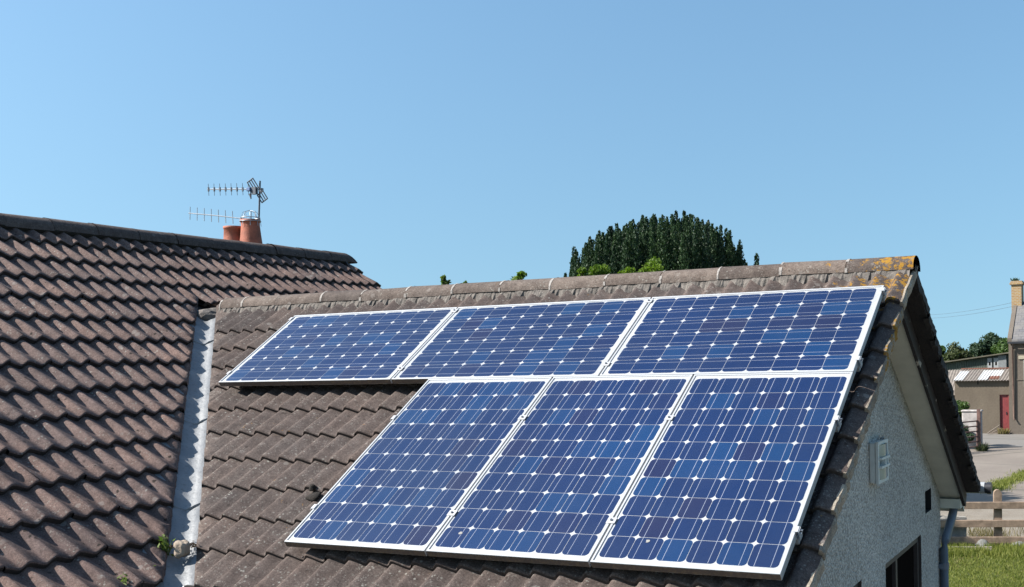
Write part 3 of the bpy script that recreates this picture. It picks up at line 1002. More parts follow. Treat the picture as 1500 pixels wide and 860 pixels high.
aer2 = empty('television_aerial', (-8.6, 3.0, 1.43))
tag(aer2, 'lower television aerial drooping from the rim of the taller chimney pot', 'aerial')
mb = MB(); mb.tube([A(0.965, 1.541, .03), A(0.6, 1.496, .03), A(0.19, 1.435, .03)], 0.0062, 8)
mb.build('boom', M['aerial_boom'], aer2)
for k in range(7):
    al = 0.948 - k * 0.0965
    zc = 1.538 - k * 0.0122
    mb = MB(); mb.tube([A(al - 0.006 + k * .0035, zc + 0.081, .03), A(al + 0.004 + k * .0035 - .008 * k * .3, zc - 0.081, .03)], 0.0048, 6)
    mb.build('director', M['aerial'], aer2)
mb = MB()
for k in range(2):
    mb.tube([A(0.255 - k * 0.05, 1.50, .03), A(0.262 - k * 0.05, 1.39, .03)], 0.004, 6)
mb.tube([A(0.12, 1.54, .03), A(0.15, 1.54, .06), A(0.15, 1.28, .06), A(0.10, 1.28, .06), A(0.10, 1.54, .06)], 0.004, 6)
mb.box((-0.02, -0.02, -0.07), (0.02, 0.02, 0.03), 0, Matrix.Translation(A(0.215, 1.415, .06)), bev=0.006)
mb.build('bracket', M['aerial_boom'], aer2)

# ================================================================== SOLAR PANELS
PW, PH, GAP = 1.657, 0.9915, 0.0102


def make_panel(w, h, nx, ny, along_x, label, loc, seed):
    rnd = random.Random(seed)
    rot = Matrix((UX, -DG, NG)).transposed()
    root = empty('solar_panel', loc, rot)
    tag(root, label, 'solar panel', 'solar panels on the extension roof')
    RM = Matrix.Translation(Vector(loc)) @ rot.to_4x4()
    lip, dep = 0.0125, 0.042
    # frame: four rails mitre-butted; the outer down-slope face is darker
    mb = MB()
    mb.box((0, -lip, -dep), (w, 0, 0), 0, RM, bev=0.0015)
    mb.box((0, -h, -dep), (w, -h + lip, -0.0005), 0, RM, bev=0.0015)
    mb.box((0, -h + lip + .0002, -dep), (lip, -lip - .0002, -0.0003), 0, RM, bev=0.0015)
    mb.box((w - lip, -h + lip + .0002, -dep), (w, -lip - .0002, -0.0003), 0, RM, bev=0.0015)
    # dark brown strips over the lower face of the frame
    n = 40
    for i in range(n):
        x0, x1 = 0.002 + (w - .004) * i / n, 0.002 + (w - .004) * (i + 1) / n
        zt = -0.004 - rnd.random() * 0.003
        zb = -0.040 + rnd.random() * 0.002
        mb.add([RM @ Vector(p) for p in ((x0, -h - .0012, zb), (x1, -h - .0012, zb), (x1, -h - .0012, zt), (x0, -h - .0012, zt))], [(0, 1, 2, 3)], 1)
    fr = mb.build('frame', [M['alu'], M['alu_dark']], root)
    mb = MB()
    z = -0.0065
    mb.add([RM @ Vector(p) for p in ((lip - .002, -h + lip - .002, z), (w - lip + .002, -h + lip - .002, z), (w - lip + .002, -lip + .002, z), (lip - .002, -lip + .002, z))], [(0, 1, 2, 3)], 0)
    pitch_, cell = 0.1575, 0.1548
    mx, my = (w - nx * pitch_) / 2, (h - ny * pitch_) / 2
    if along_x: my, mx = (h - ny * pitch_) / 2, (w - nx * pitch_) / 2
    ch_ = 0.0215
    hc = cell / 2
    for i in range(nx):
        for j in range(ny):
            cx = mx + (i + .5) * pitch_; cy = -(my + (j + .5) * pitch_)
            ring = []
            for sx, sy in ((1, 1), (-1, 1), (-1, -1), (1, -1)):
                p = [(hc, hc - ch_), (hc - ch_ * 0.20, hc - ch_ * 0.50), (hc - ch_ * 0.50, hc - ch_ * 0.20), (hc - ch_, hc)]
                if sx * sy < 0: p = p[::-1]
                ring += [RM @ Vector((cx + sx * a, cy + sy * b2, z + .0006)) for a, b2 in p]
            q = rnd.random()
            mi = 2 if q < 0.10 else (3 if q < 0.28 else 1)
            mb.add(ring, [tuple(range(16))], mi, min(1, max(0, rnd.gauss(0.4, 0.3))))
    zb = z + .0011
    bw = 0.0013
    if along_x:
        for j in range(ny):
            for o in (-0.041, 0.041):
                cy = -(my + (j + .5) * pitch_) + o
                mb.add([RM @ Vector(p) for p in ((mx + .002, cy - bw, zb), (w - mx - .002, cy - bw, zb), (w - mx - .002, cy + bw, zb), (mx + .002, cy + bw, zb))], [(0, 1, 2, 3)], 4)
    else:
        for i in range(nx):
            for o in (-0.041, 0.041):
                cx = mx + (i + .5) * pitch_ + o
                mb.add([RM @ Vector(p) for p in ((cx - bw, -h + my + .002, zb), (cx + bw, -h + my + .002, zb), (cx + bw, -my - .002, zb), (cx - bw, -my - .002, zb))], [(0, 1, 2, 3)], 4)
    # underside
    mb.add([RM @ Vector(p) for p in ((lip, -h + lip, -.02), (w - lip, -h + lip, -.02), (w - lip, -lip, -.02), (lip, -lip, -.02))], [(0, 1, 2, 3)], 0)
    mb.build('cell_sheet', [M['back'], M['cell'], M['cell_dark'], M['cell_bright'], M['busbar']], root)
    mb = MB()
    z = -0.0032
    mb.add([RM @ Vector(p) for p in ((lip - .001, -h + lip - .001, z), (w - lip + .001, -h + lip - .001, z), (w - lip + .001, -lip + .001, z), (lip - .001, -lip + .001, z))], [(0, 1, 2, 3)], 0)
    mb.build('glass', M['glass_sheet'], root)
    return root


def on_roof(x, s, h=0.0): return OG + UX * x + DG * s + NG * h


up_labels = ['wide solar panel at the valley end of the upper row',
             'wide solar panel in the middle of the upper row',
             'wide solar panel at the gable end of the upper row']
lo_labels = ['upright solar panel at the valley end of the lower row',
             'upright solar panel in the middle of the lower row',
             'upright solar panel at the gable end of the lower row']
x0 = -(3 * PW + 2 * GAP)
for i in range(3):
    make_panel(PW, PH, 10, 6, True, up_labels[i], on_roof(x0 + i * (PW + GAP), random.uniform(-.002, .002)), 31 + i)
x0 = -(3 * PH + 2 * GAP)
for i in range(3):
    make_panel(PH, PW, 6, 10, False, lo_labels[i], on_roof(x0 + i * (PH + GAP), PH + 0.0035 + random.uniform(0, .002)), 41 + i)
# mounting rails with their clamps
rails = [(0.055, -4.995, 0.004, [-3.3293, -1.6621], 'upper'), (0.86, -4.995, 0.004, [-3.3293, -1.6621], 'upper'), (1.45, -3.001, 0.004, [-1.9983, -0.9966], 'lower'), (2.35, -3.001, 0.004, [-1.9983, -0.9966], 'lower')]
rl = ['aluminium rail under the top edge of the upper solar panels', 'aluminium rail under the bottom edge of the upper solar panels',
      'aluminium rail under the higher half of the lower solar panels', 'aluminium rail under the bottom end of the lower solar panels']
rotm = Matrix((UX, -DG, NG)).transposed()
for (s, xa, xb, mids, row), lab in zip(rails, rl):
    rr = empty('mounting_rail', on_roof(xa, s, -0.06), rotm)
    tag(rr, lab, 'mounting rail', 'rails carrying the solar panels')
    RM = Matrix.Translation(on_roof(0, s)) @ rotm.to_4x4()
    mb = MB(); mb.box((xa, -0.02, -0.080), (xb, 0.02, -0.0425), 0, RM)
    mb.build('bar', M['alu'], rr)
    for xm in mids:
        mb = MB()
        mb.box((xm - 0.026, -0.022, 0.0003), (xm + 0.026, 0.022, 0.004), 0, RM, bev=.001)
        mb.box((xm - 0.006, -0.022, -0.04), (xm + 0.006, 0.022, 0.0002), 0, RM)
        Mh = RM @ Matrix.Translation((xm, 0, 0.004))
        mb.tube([Mh @ Vector((0, 0, 0)), Mh @ Vector((0, 0, 0.007))], 0.0075, 6, 1)
        mb.build('clamp', [M['clamp'], M['aerial_dark']], rr)
    for xm, sg in ((xa - 0.009 + .013, -1), (xb + 0.009 - .013, 1)):
        mb = MB()
        mb.box((xm - 0.013, -0.02, 0.0003), (xm + 0.013, 0.02, 0.004), 0, RM, bev=.001)
        xo = xm + sg * 0.013
        mb.box((min(xo, xo + sg * .004), -0.02, -0.055), (max(xo, xo + sg * .004), 0.02, 0.0003), 0, RM)
        mb.box((min(xo, xo + sg * .014), -0.016, -0.016), (max(xo, xo + sg * .014), 0.016, -0.012), 0, RM)
        mb.tube([RM @ Vector((xo + sg * .009, 0, -.012)), RM @ Vector((xo + sg * .009, 0, -.004))], 0.006, 6, 1)
        mb.build('clamp', [M['clamp'], M['aerial_dark']], rr)

# ================================================================== WALL LIGHT
wl = empty('wall_light', (XW, 0.59, -1.22))
tag(wl, 'boxy white bulkhead light with a barred front on the pebbledashed gable', 'wall light')
mb = MB(); mb.box((XW + .001, 0.435, -1.345), (XW + 0.05, 0.745, -1.06), bev=0.008)
mb.build('housing', M['white_plastic'], wl)
mb = MB()
ya0, ya1, zb0, zb1 = 0.43, 0.75, -1.35, -1.055
x0_, x1_ = XW + 0.0505, XW + 0.068
mb.box((x0_, ya0, zb0), (x1_, ya0 + 0.03, zb1)); mb.box((x0_, ya1 - 0.03, zb0), (x1_, ya1, zb1))
mb.box((x0_, ya0 + .03, zb0), (x1_, ya1 - .03, zb0 + .025)); mb.box((x0_, ya0 + .03, zb1 - .025), (x1_, ya1 - .03, zb1))
for zz in (-1.235, -1.175):
    mb.box((x0_ + .002, ya0 + .03, zz - .008), (x1_ + 0.02, ya1 - .03, zz + .008))
mb.box((x0_ + .002, .575, -1.235), (x1_ + 0.018, .605, -1.175))
mb.build('front_frame', M['white_plastic'], wl)
mb = MB()
n = 8
for zl, zh in ((-1.325, -1.245), (-1.165, -1.08)):
    vs = []
    for i in range(n + 1):
        yy = ya0 + .03 + (ya1 - ya0 - .06) * i / n
        xx = x0_ + 0.004 + 0.026 * math.sin(math.pi * i / n)
        vs += [Vector((xx, yy, zl)), Vector((xx, yy, zh))]
    mb.add(vs, [(2 * i, 2 * i + 2, 2 * i + 3, 2 * i + 1) for i in range(n)], 0, .5, True)
mb.build('lens', plain('lens_glass', (0.30, 0.31, 0.28), 0.25), wl)
mb = MB(); mb.tube([(XW + .025, 0.70, -1.052), (XW + .03, 0.76, -1.045), (XW + .02, 0.80, -1.09), (XW + .008, 0.80, -1.17)], 0.006, 6)
mb.build('cable', M['pipe_grey'], wl)


# ================================================================== VEGETATION HELPERS
def leaf_mat(name, c0, c1, trans=0.35, rough=0.6):
    m, nt, b = mat(name)
    tv = tint_val(nt)
    c = mixc(nt, tv, c0, c1)
    nt.links.new(c, b.inputs['Base Color'])
    b.inputs['Roughness'].default_value = rough
    b.inputs['Specular IOR Level'].default_value = 0.25
    tl = N(nt, 'ShaderNodeBsdfTranslucent')
    nt.links.new(mixc(nt, 1.0, c, (1.1, 1.25, 0.6), 'MULTIPLY'), tl.inputs[0])
    ms = N(nt, 'ShaderNodeMixShader'); ms.inputs[0].default_value = trans
    out = nt.nodes['Material Output']
    nt.links.new(b.outputs[0], ms.inputs[1]); nt.links.new(tl.outputs[0], ms.inputs[2]); nt.links.new(ms.outputs[0], out.inputs[0])
    return m


def leaf_mesh(name, cen, ax, length, width, tint, mt, parent=None, face=None):
    """many small pointed leaves: arrays of centres, long axes, sizes"""
    n = len(cen)
    r = rng.normal(size=(n, 3)) if face is None else face + rng.normal(0, 0.45, (n, 3))
    ax = ax / np.linalg.norm(ax, axis=1, keepdims=True)
    sd_ = np.cross(ax, r); sd_ /= np.linalg.norm(sd_, axis=1, keepdims=True)
    L = np.asarray(length).reshape(-1, 1) * np.ones((n, 1)); Wd = np.asarray(width).reshape(-1, 1) * np.ones((n, 1))
    v = np.empty((n, 4, 3))
    v[:, 0] = cen - ax * L / 2
    v[:, 1] = cen + sd_ * Wd / 2 - ax * L * 0.05
    v[:, 2] = cen + ax * L / 2
    v[:, 3] = cen - sd_ * Wd / 2 - ax * L * 0.05
    me = bpy.data.meshes.new(name)
    me.vertices.add(4 * n); me.vertices.foreach_set('co', v.reshape(-1))
    me.loops.add(4 * n); me.loops.foreach_set('vertex_index', np.arange(4 * n, dtype=np.int32))
    me.polygons.add(n); me.polygons.foreach_set('loop_start', np.arange(0, 4 * n, 4, dtype=np.int32)); me.polygons.foreach_set('loop_total', np.full(n, 4, dtype=np.int32))
    at = me.attributes.new('tint', 'FLOAT', 'FACE'); at.data.foreach_set('value', np.clip(np.asarray(tint) * np.ones(n), 0, 1).astype(np.float32))
    me.materials.append(mt)
    me.update(calc_edges=True); me.validate()
    o = bpy.data.objects.new(name, me); COL.objects.link(o)
    if parent is not None: attach(o, parent)
    return o


M['bark'] = plain('bark', (0.10, 0.075, 0.055), 0.95, 0, 0.3, 12, 0.8, 40)
M['yew'] = leaf_mat('yew_green', (0.007, 0.022, 0.012), (0.032, 0.062, 0.022), 0.15, 0.55)
M['lime'] = leaf_mat('lime_green', (0.050, 0.095, 0.010), (0.14, 0.205, 0.024), 0.45)
M['wood1'] = leaf_mat('tree_olive', (0.030, 0.042, 0.020), (0.066, 0.080, 0.032), 0.3)
M['wood2'] = leaf_mat('tree_dark', (0.022, 0.042, 0.028), (0.050, 0.080, 0.044), 0.3)
M['wood3'] = leaf_mat('tree_bright', (0.034, 0.064, 0.022), (0.080, 0.130, 0.036), 0.35)
M['weed'] = leaf_mat('weed_green', (0.04, 0.08, 0.012), (0.14, 0.18, 0.05), 0.4)
M['straw'] = leaf_mat('straw', (0.25, 0.19, 0.09), (0.40, 0.33, 0.18), 0.3)

# --- the broad upright yew behind the extension
YC = np.array([-10.97, 20.43])
yew = empty('yew_tree', (YC[0], YC[1], G))
tag(yew, 'broad dark yew of many upright spires rising behind the extension ridge', 'tree')
mb = MB()
mb.tube([(YC[0], YC[1], G), (YC[0] + .05, YC[1], G + 1.2), (YC[0] - .05, YC[1] + .1, G + 3.2)], [0.42, 0.34, 0.18], 10)
for k in range(12):
    a = 2 * math.pi * k / 12
    mb.tube([(YC[0], YC[1], G + 1.0), (YC[0] + .8 * math.cos(a), YC[1] + .8 * math.sin(a), G + 2.6), (YC[0] + 1.6 * math.cos(a), YC[1] + 1.6 * math.sin(a), G + 5.2)], [0.16, 0.1, 0.04], 6)
mb.build('trunk', M['bark'], yew)
cens, axs, lens_, tints, faces_ = [], [], [], [], []
lat = np.array([0.914, 0.406])      # across the view
dep = np.array([-0.406, 0.914])
prof_u = [-2.62, -2.45, -2.25, -1.95, -1.6, -1.2, -0.7, -0.2, 0.3, 0.8, 1.2, 1.55, 1.9, 2.2, 2.35]
prof_z = [1.95, 2.45, 2.72, 2.95, 3.15, 3.36, 3.50, 3.57, 3.60, 3.63, 3.50, 3.28, 3.05, 2.80, 2.45]
spires = []
tries = 0
while len(spires) < 180 and tries < 20000:
    tries += 1
    a = rng.uniform(0, 2 * math.pi); r = math.sqrt(rng.uniform(0, 1))
    u, w = 2.62 * r * math.cos(a) - 0.12, 2.3 * r * math.sin(a)
    if any((u - q[0]) ** 2 + (w - q[1]) ** 2 < 0.27 ** 2 for q in spires): continue
    zt = np.interp(u, prof_u, prof_z) - 0.75 * (abs(w) / 2.3) ** 2.2 - abs(rng.normal(0, 0.17)) + 0.10
    spires.append((u, w, zt))
spires.append((2.62, -0.6, 2.42))
for (u, w, zt) in spires:
    hgt = rng.uniform(2.6, 3.4)
    rad = rng.uniform(0.17, 0.25)
    n = 2600
    f = rng.uniform(0, 1, n) ** 0.85             # 0 top .. 1 bottom
    # knobbly column: radius swells in tufts
    ph1, ph2 = rng.uniform(0, 6.28, 2)
    th = rng.uniform(0, 2 * math.pi, n)
    z = zt - f * hgt
    rr = rad * np.minimum(1, 0.12 + 1.75 * f ** 0.9) * (1 + 0.26 * np.sin(z * 17 + ph1 + th * 2) + 0.2 * np.sin(z * 29 + ph2 - th * 3)) * (0.75 + 0.35 * rng.uniform(0, 1, n))
    lean = rng.normal(0, 0.03, 2)
    lx = u + rr * np.cos(th) + lean[0] * (1 - f) * 2
    ly = w + rr * np.sin(th) + lean[1] * (1 - f) * 2
    P = np.stack([YC[0] + lat[0] * lx + dep[0] * ly, YC[1] + lat[1] * lx + dep[1] * ly, z], 1)
    od = lat[None] * np.cos(th)[:, None] + dep[None] * np.sin(th)[:, None]
    axv = np.concatenate([od * 0.35, np.full((n, 1), 0.95)], 1) + rng.normal(0, 0.28, (n, 3))
    faces_.append(np.concatenate([od, np.full((n, 1), 0.35)], 1))
    cens.append(P); axs.append(axv); lens_.append(rng.uniform(0.035, 0.075, n))
    tints.append(np.clip(rng.normal(0.5 + rng.normal(0, .20), 0.12, n), 0, 1))
cens, axs, lens_, tints = np.concatenate(cens), np.concatenate(axs), np.concatenate(lens_), np.concatenate(tints)
leaf_mesh('crown', cens, axs, lens_, lens_ * 0.65, tints, M['yew'], yew, face=np.concatenate(faces_))


def shrub(name, label, cat, x, y, ztop, rad, n, lsize, mt, squash=1.0, clumps=14, group=None, base=G, zlow=None):
    root = empty(name, (x, y, base))
    tag(root, label, cat, group)
    h = ztop - base
    mb = MB()
    mb.tube([(x, y, base), (x + .04 * h * .3, y, base + h * .35), (x - .02 * h, y + .03, base + h * .72)], [0.035 * h, 0.025 * h, 0.010 * h], 8)
    cl = []
    for k in range(clumps):
        d = rng.normal(size=3); d /= np.linalg.norm(d)
        q = rng.uniform(0.35, 1.0)
        rc = rad * rng.uniform(0.28, 0.48)
        c = np.array([x, y, ztop - rad * squash * 1.0]) + d * np.array([rad, rad, rad * squash]) * q * 0.68
        c[2] = min(c[2], ztop - rc * .75)
        cl.append((c, rc))
        mb.tube([(x, y, base + h * .5), tuple((np.array([x, y, base + h * .62]) + c) / 2), tuple(c)], [0.012 * h, 0.008 * h, 0.003 * h], 5)
    mb.build('trunk', M['bark'], root)
    cs, ts = [], []
    for c, rc in cl:
        m_ = n // clumps
        d = rng.normal(size=(m_, 3)); d /= np.linalg.norm(d, axis=1, keepdims=True)
        q = rng.uniform(0, 1, (m_, 1)) ** 0.45
        cs.append(c + d * q * rc * np.array([1, 1, 0.85])); ts.append(np.clip(rng.normal(0.5, 0.22, m_) + rng.normal(0, .12), 0, 1))
    cs = np.concatenate(cs); ts = np.concatenate(ts)
    ax = rng.normal(size=cs.shape) + np.array([0, 0, 0.4])
    L = rng.uniform(0.7, 1.3, len(cs)) * lsize
    leaf_mesh('crown', cs, ax, L, L * 0.55, ts, mt, root)
    return root


# lime-green treetops between the yew and the ridge
shrub('lime_tree', 'bright lime green bush in front of the middle of the dark yew', 'shrub', -7.76, 13.1, 1.80, 0.42, 3800, 0.06, M['lime'], 1.5, 20)
shrub('lime_tree', 'bright lime green bush below the valley-side edge of the dark yew', 'shrub', -8.80, 12.6, 1.62, 0.36, 3000, 0.06, M['lime'], 1.1, 10)
shrub('lime_tree', 'low lime green sprigs at the outer foot of the dark yew', 'shrub', -9.10, 12.45, 1.52, 0.22, 1400, 0.06, M['lime'], 1.2, 6)
shrub('lime_tree', 'low lime green bush between two brighter bushes before the yew', 'shrub', -8.25, 12.9, 1.54, 0.30, 2000, 0.06, M['lime'], 1.2, 8)
shrub('sapling', 'leafy sapling top peeping over the ridge nearest the yew', 'sapling', -10.2, 11.8, 1.55, 0.22, 420, 0.10, M['lime'], 1.4, 6)
shrub('sapling', 'sparse sapling top peeping over the ridge nearest the house gable end', 'sapling', -11.45, 10.95, 1.42, 0.13, 150, 0.09, M['weed'], 1.3, 4)
shrub('sapling', 'smallest sprig showing between the two sapling tops over the ridge', 'sapling', -11.16, 11.16, 1.30, 0.10, 90, 0.07, M['weed'], 1.2, 3)

# --- trees far behind the farm buildings
far = [('olive brown tree with a rounded crown behind the green barn', -17.2, 111.7, 0.95, 2.0, 'wood1'),
       ('blue-green middle tree between the olive tree and the tallest tree', -15.2, 114, 1.05, 1.7, 'wood2'),
       ('tallest dark tree beside the farmhouse roof', -13.7, 114, 1.92, 1.9, 'wood2'),
       ('light green tree close against the farmhouse gable', -12.3, 111, 1.40, 1.9, 'wood3'),
       ('pale green tree at the outer end of the distant row', -19.6, 113, 0.50, 1.6, 'wood3')]
for lab, x, y, zt, rd, mt in far:
    shrub('broadleaf_tree', lab, 'tree', x, y, zt, rd, 5200, 0.34, M[mt], 1.1, 22, 'distant trees behind the farm')

# ================================================================== GROUND
def ground_mat(name, c0, c1, c2, sc=0.4, fine=18, bs=0.4):
    m, nt, b = mat(name)
    co = geo_pos(nt)
    a = noise(nt, co, sc, 5, 0.65); f = noise(nt, co, fine, 4, 0.75)
    c = mixc(nt, ramp(nt, a, 0.35, 0.65), c0, c1)
    c = mixc(nt, ramp(nt, f, 0.45, 0.75), c, c2)
    nt.links.new(c, b.inputs['Base Color'])
    b.inputs['Roughness'].default_value = 0.95
    bump(nt, f, b, bs, 0.02)
    return m


mb = MB()
S = 900
mb.quad((-S, -S, G - 0.012), (S, -S, G - 0.012), (S, S, G - 0.012), (-S, S, G - 0.012))
tag(mb.build('ground', ground_mat('field', (0.060, 0.076, 0.022), (0.078, 0.090, 0.028), (0.10, 0.10, 0.04), 0.3, 25)), kind='structure')
mb = MB()
mb.add([Vector((x, y, G)) for x, y in ((-9.5, 20.4), (6, 21.2), (12, 49.5), (-9.5, 51.5))], [(0, 1, 2, 3)])


def yard_mat():
    m, nt, b = mat('yard_concrete')
    co = geo_pos(nt)
    a = noise(nt, co, 0.35, 5, 0.6); f = noise(nt, co, 9, 5, 0.75)
    c = mixc(nt, ramp(nt, a, 0.35, 0.65), (0.145, 0.122, 0.103), (0.182, 0.156, 0.132))
    c = mixc(nt, ramp(nt, f, 0.35, 0.75), mixc(nt, 1.0, c, (0.82, 0.80, 0.78), 'MULTIPLY'), c)
    # worn tarmac patch close to the buildings
    sx = N(nt, 'ShaderNodeSeparateXYZ'); nt.links.new(co, sx.inputs[0])
    t = math_(nt, 'ADD', sx.outputs[1], math_(nt, 'MULTIPLY', noise(nt, co, 0.5, 3), 5))
    c = mixc(nt, ramp(nt, math_(nt, 'MULTIPLY', math_(nt, 'SUBTRACT', t, 44.5), 0.4), 0.1, 0.6), c, (0.135, 0.125, 0.115))
    # expansion joints and cracks
    w = N(nt, 'ShaderNodeTexVoronoi', feature='DISTANCE_TO_EDGE'); w.inputs['Scale'].default_value = 0.17
    nt.links.new(co, w.inputs['Vector'])
    c = mixc(nt, math_(nt, 'MULTIPLY', ramp(nt, w.outputs['Distance'], 0.004, 0.012, (1, 1, 1, 1), (0, 0, 0, 1)), 0.75), c, (0.07, 0.065, 0.05))
    nt.links.new(c, b.inputs['Base Color'])
    b.inputs['Roughness'].default_value = 0.9
    bump(nt, f, b, 0.3, 0.01)
    return m


tag(mb.build('yard', yard_mat()), kind='structure')
mb = MB()
mb.add([Vector((x, y, G + 0.004)) for x, y in ((-0.2, -16), (14, -16), (12, 9.5), (-0.2, 10.5))], [(0, 1, 2, 3)])  # unseen concrete ground added to bounce warm light onto gable and soffit
tag(mb.build('bounce_apron', ground_mat('bounce_concrete', (0.145, 0.13, 0.115), (0.175, 0.155, 0.135), (0.12, 0.105, 0.09), 0.5, 14)), kind='structure')
mb = MB()
mb.add([Vector((x, y, G + 0.004)) for x, y in ((-8, 16.2), (6, 20.2), (6, 23.4), (-2.4, 23.5), (-8, 22.0))], [(0, 1, 2, 3, 4)])
tag(mb.build('gravel_bank', ground_mat('gravel', (0.18, 0.155, 0.125), (0.125, 0.10, 0.072), (0.235, 0.21, 0.18), 1.3, 30, 0.9)), kind='structure')


def blades(name, pts, hmin, hmax, wd_, mt, lean=0.35, kind=None, parent=None, label=None, cat=None, tmu=0.5):
    n = len(pts)
    h = rng.uniform(hmin, hmax, n)
    d = np.concatenate([rng.normal(0, lean, (n, 2)), np.ones((n, 1))], 1)
    dn = d / np.linalg.norm(d, axis=1, keepdims=True)
    cen = pts + dn * h[:, None] * 0.45
    o = leaf_mesh(name, cen, d, h, wd_ * rng.uniform(0.7, 1.4, n), np.clip(rng.normal(tmu, 0.25, n), 0, 1), mt, parent)
    if kind: o['kind'] = kind
    if label: tag(o, label, cat)
    return o


M['grass'] = leaf_mat('grass_green', (0.072, 0.108, 0.017), (0.200, 0.205, 0.052), 0.4)
M['grass_dry'] = leaf_mat('grass_dry', (0.105, 0.088, 0.036), (0.19, 0.155, 0.075), 0.35)
# lawn in front of the fence: short cut turf, then the long grass along the fence
n = 42000
x = rng.uniform(-3.3, 0.9, n); y = rng.uniform(11.6, 16.4, n)
blades('grass', np.stack([x, y, np.full(n, G - .012)], 1), 0.04, 0.10, 0.011, M['grass'], 0.5, 'stuff', label='short green lawn below the timber fence', cat='lawn', tmu=0.55)
n = 9000
t = rng.uniform(-1.9, 1.4, n); o_ = rng.uniform(-1.25, -0.22, n) - 0.15 * np.abs(rng.normal(size=n))
dfx = np.array([0.957, 0.29]); dfn = np.array([-0.29, 0.957])
pf = np.array([-1.44, 17.2])
xy = pf + t[:, None] * dfx + o_[:, None] * dfn
keep = (np.sin(t * 5.1 + 1) + np.sin(t * 11.3 + o_ * 6) + rng.normal(0, 0.7, n) + 0.6) > 0
xy = xy[keep]
blades('long_grass', np.concatenate([xy, np.full((len(xy), 1), G)], 1), 0.06, 0.22, 0.012, M['grass'], 0.3, 'stuff', label='long unmown grass growing along the foot of the timber fence', cat='grass', tmu=0.6)
n = 2600
t = rng.uniform(-1.9, 1.4, n); o_ = rng.uniform(0.05, 1.6, n)
xy = pf + t[:, None] * dfx + o_[:, None] * dfn
keep = (np.sin(t * 4.3 + 2) + np.sin(t * 9.7 + o_ * 5) + rng.normal(0, 0.6, n)) > 0.1
xy = xy[keep]
blades('dry_grass', np.concatenate([xy, np.full((len(xy), 1), G)], 1), 0.10, 0.45, 0.010, M['grass_dry'], 0.4, 'stuff', label='dry straw coloured weeds behind the timber fence', cat='weeds', tmu=0.4)
n = 5200
x = rng.uniform(-3.3, 0.9, n); y = rng.uniform(11.8, 16.6, n)
keep = (np.sin(x * 2.3 + 1) + np.sin(y * 1.9 + x) + rng.normal(0, .6, n)) > 0.5
x, y = x[keep], y[keep]
blades('dry_grass', np.stack([x, y, np.full(len(x), G - .01)], 1), 0.04, 0.12, 0.010, M['grass_dry'], 0.6, 'stuff', label='dry yellow patches in the lawn below the fence', cat='grass')
n = 3500
f = rng.uniform(0, 1, n)
x = -3.25 + (0.9) * f + rng.normal(0, 0.20, n) + 0.10 * np.sin(f * 14); y = 26.6 + 6.2 * f + rng.normal(0, 0.35, n)
blades('verge_grass', np.stack([x + 0.35, y, np.full(n, G)], 1), 0.05, 0.16, 0.02, M['grass'], 0.5, 'stuff', label='ragged strip of grass growing in the concrete yard joint', cat='grass', tmu=0.7)

# ================================================================== FENCE
M['fence'] = plain('weathered_timber', (0.185, 0.130, 0.092), 0.9, 0, 0.35, 7, 0.5, 50)
fx = lambda t, o=0.0, z=0.0: Vector((pf[0] + dfx[0] * t + dfn[0] * o, pf[1] + dfx[1] * t + dfn[1] * o, z))
fence = empty('timber_fence', fx(0, 0, G))
tag(fence, 'weathered three rail timber fence between the lawn and the yard', 'fence')
FM = Matrix((Vector((dfx[0], dfx[1], 0)), Vector((dfn[0], dfn[1], 0)), Vector((0, 0, 1)))).transposed()
def fmat(t, o, z): return Matrix.Translation(fx(t, o, z)) @ FM.to_4x4()
for t in (-3.62, -1.81, 0.0, 1.81, 3.62):
    mb = MB()
    mb.box((-0.085, -0.045, G - 0.2), (0.085, 0.075, -3.60), 0, fmat(t, 0.09, 0))
    n = 8
    vs = []
    for yy in (-0.045, 0.075):
        for i in range(n + 1):
            a = math.pi * i / n
            vs.append(fmat(t, 0.09, 0) @ Vector((-0.085 * math.cos(a), yy, -3.60 + 0.10 * math.sin(a))))
    m_ = n + 1
    mb.add(vs, [(i, i + 1, m_ + i + 1, m_ + i) for i in range(n)] + [tuple(range(m_)), tuple(range(m_, 2 * m_))])
    mb.build('post', M['fence'], fence)
for z0, z1, sk in ((-3.915, -3.765, 0.03), (-4.32, -4.165, 0.0), (-4.68, -4.535, -0.01)):
    mb = MB()
    Q = fmat(0, 0, 0) @ Matrix.Rotation(0.012 + sk * .3, 4, 'Y').inverted()
    mb.box((-5.0, -0.03, z0), (4.5, 0.042, z1), 0, fmat(0, 0, 0), bev=0.006)
    mb.build('rail', M['fence'], fence)
mb = MB(); mb.box((-1.5, -0.62, G), (-0.25, -0.58, G + 0.10), 0, fmat(0, 0, 0), bev=.005)
tag(mb.build('edging_board', plain('pale_board', (0.24, 0.21, 0.165), 0.9, 0, 0.25, 9)), 'pale timber edging board lying in the grass below the fence', 'board')
mb = MB()
bm = bmesh.new(); bmesh.ops.create_cube(bm, size=1)
bmesh.ops.subdivide_edges(bm, edges=bm.edges[:], cuts=3, use_grid_fill=True)
for v in bm.verts:
    v.co = Vector((v.co.x * 0.62, v.co.y * 0.16, v.co.z * 0.60)) + Vector((random.gauss(0, .012), random.gauss(0, .01), random.gauss(0, .012)))
    v.co = fmat(-0.98, 0.26, -4.43) @ v.co
vs = [v.co.copy() for v in bm.verts]
for i, v in enumerate(bm.verts): v.index = i
mb.add(vs, [[v.index for v in f.verts] for f in bm.faces]); bm.free()
tag(mb.build('stone_slab', plain('grey_slab', (0.19, 0.18, 0.165), 0.95, 0, 0.2, 9, 0.6, 30)), 'upright grey stone slab behind the timber fence beside the downpipe', 'stone')
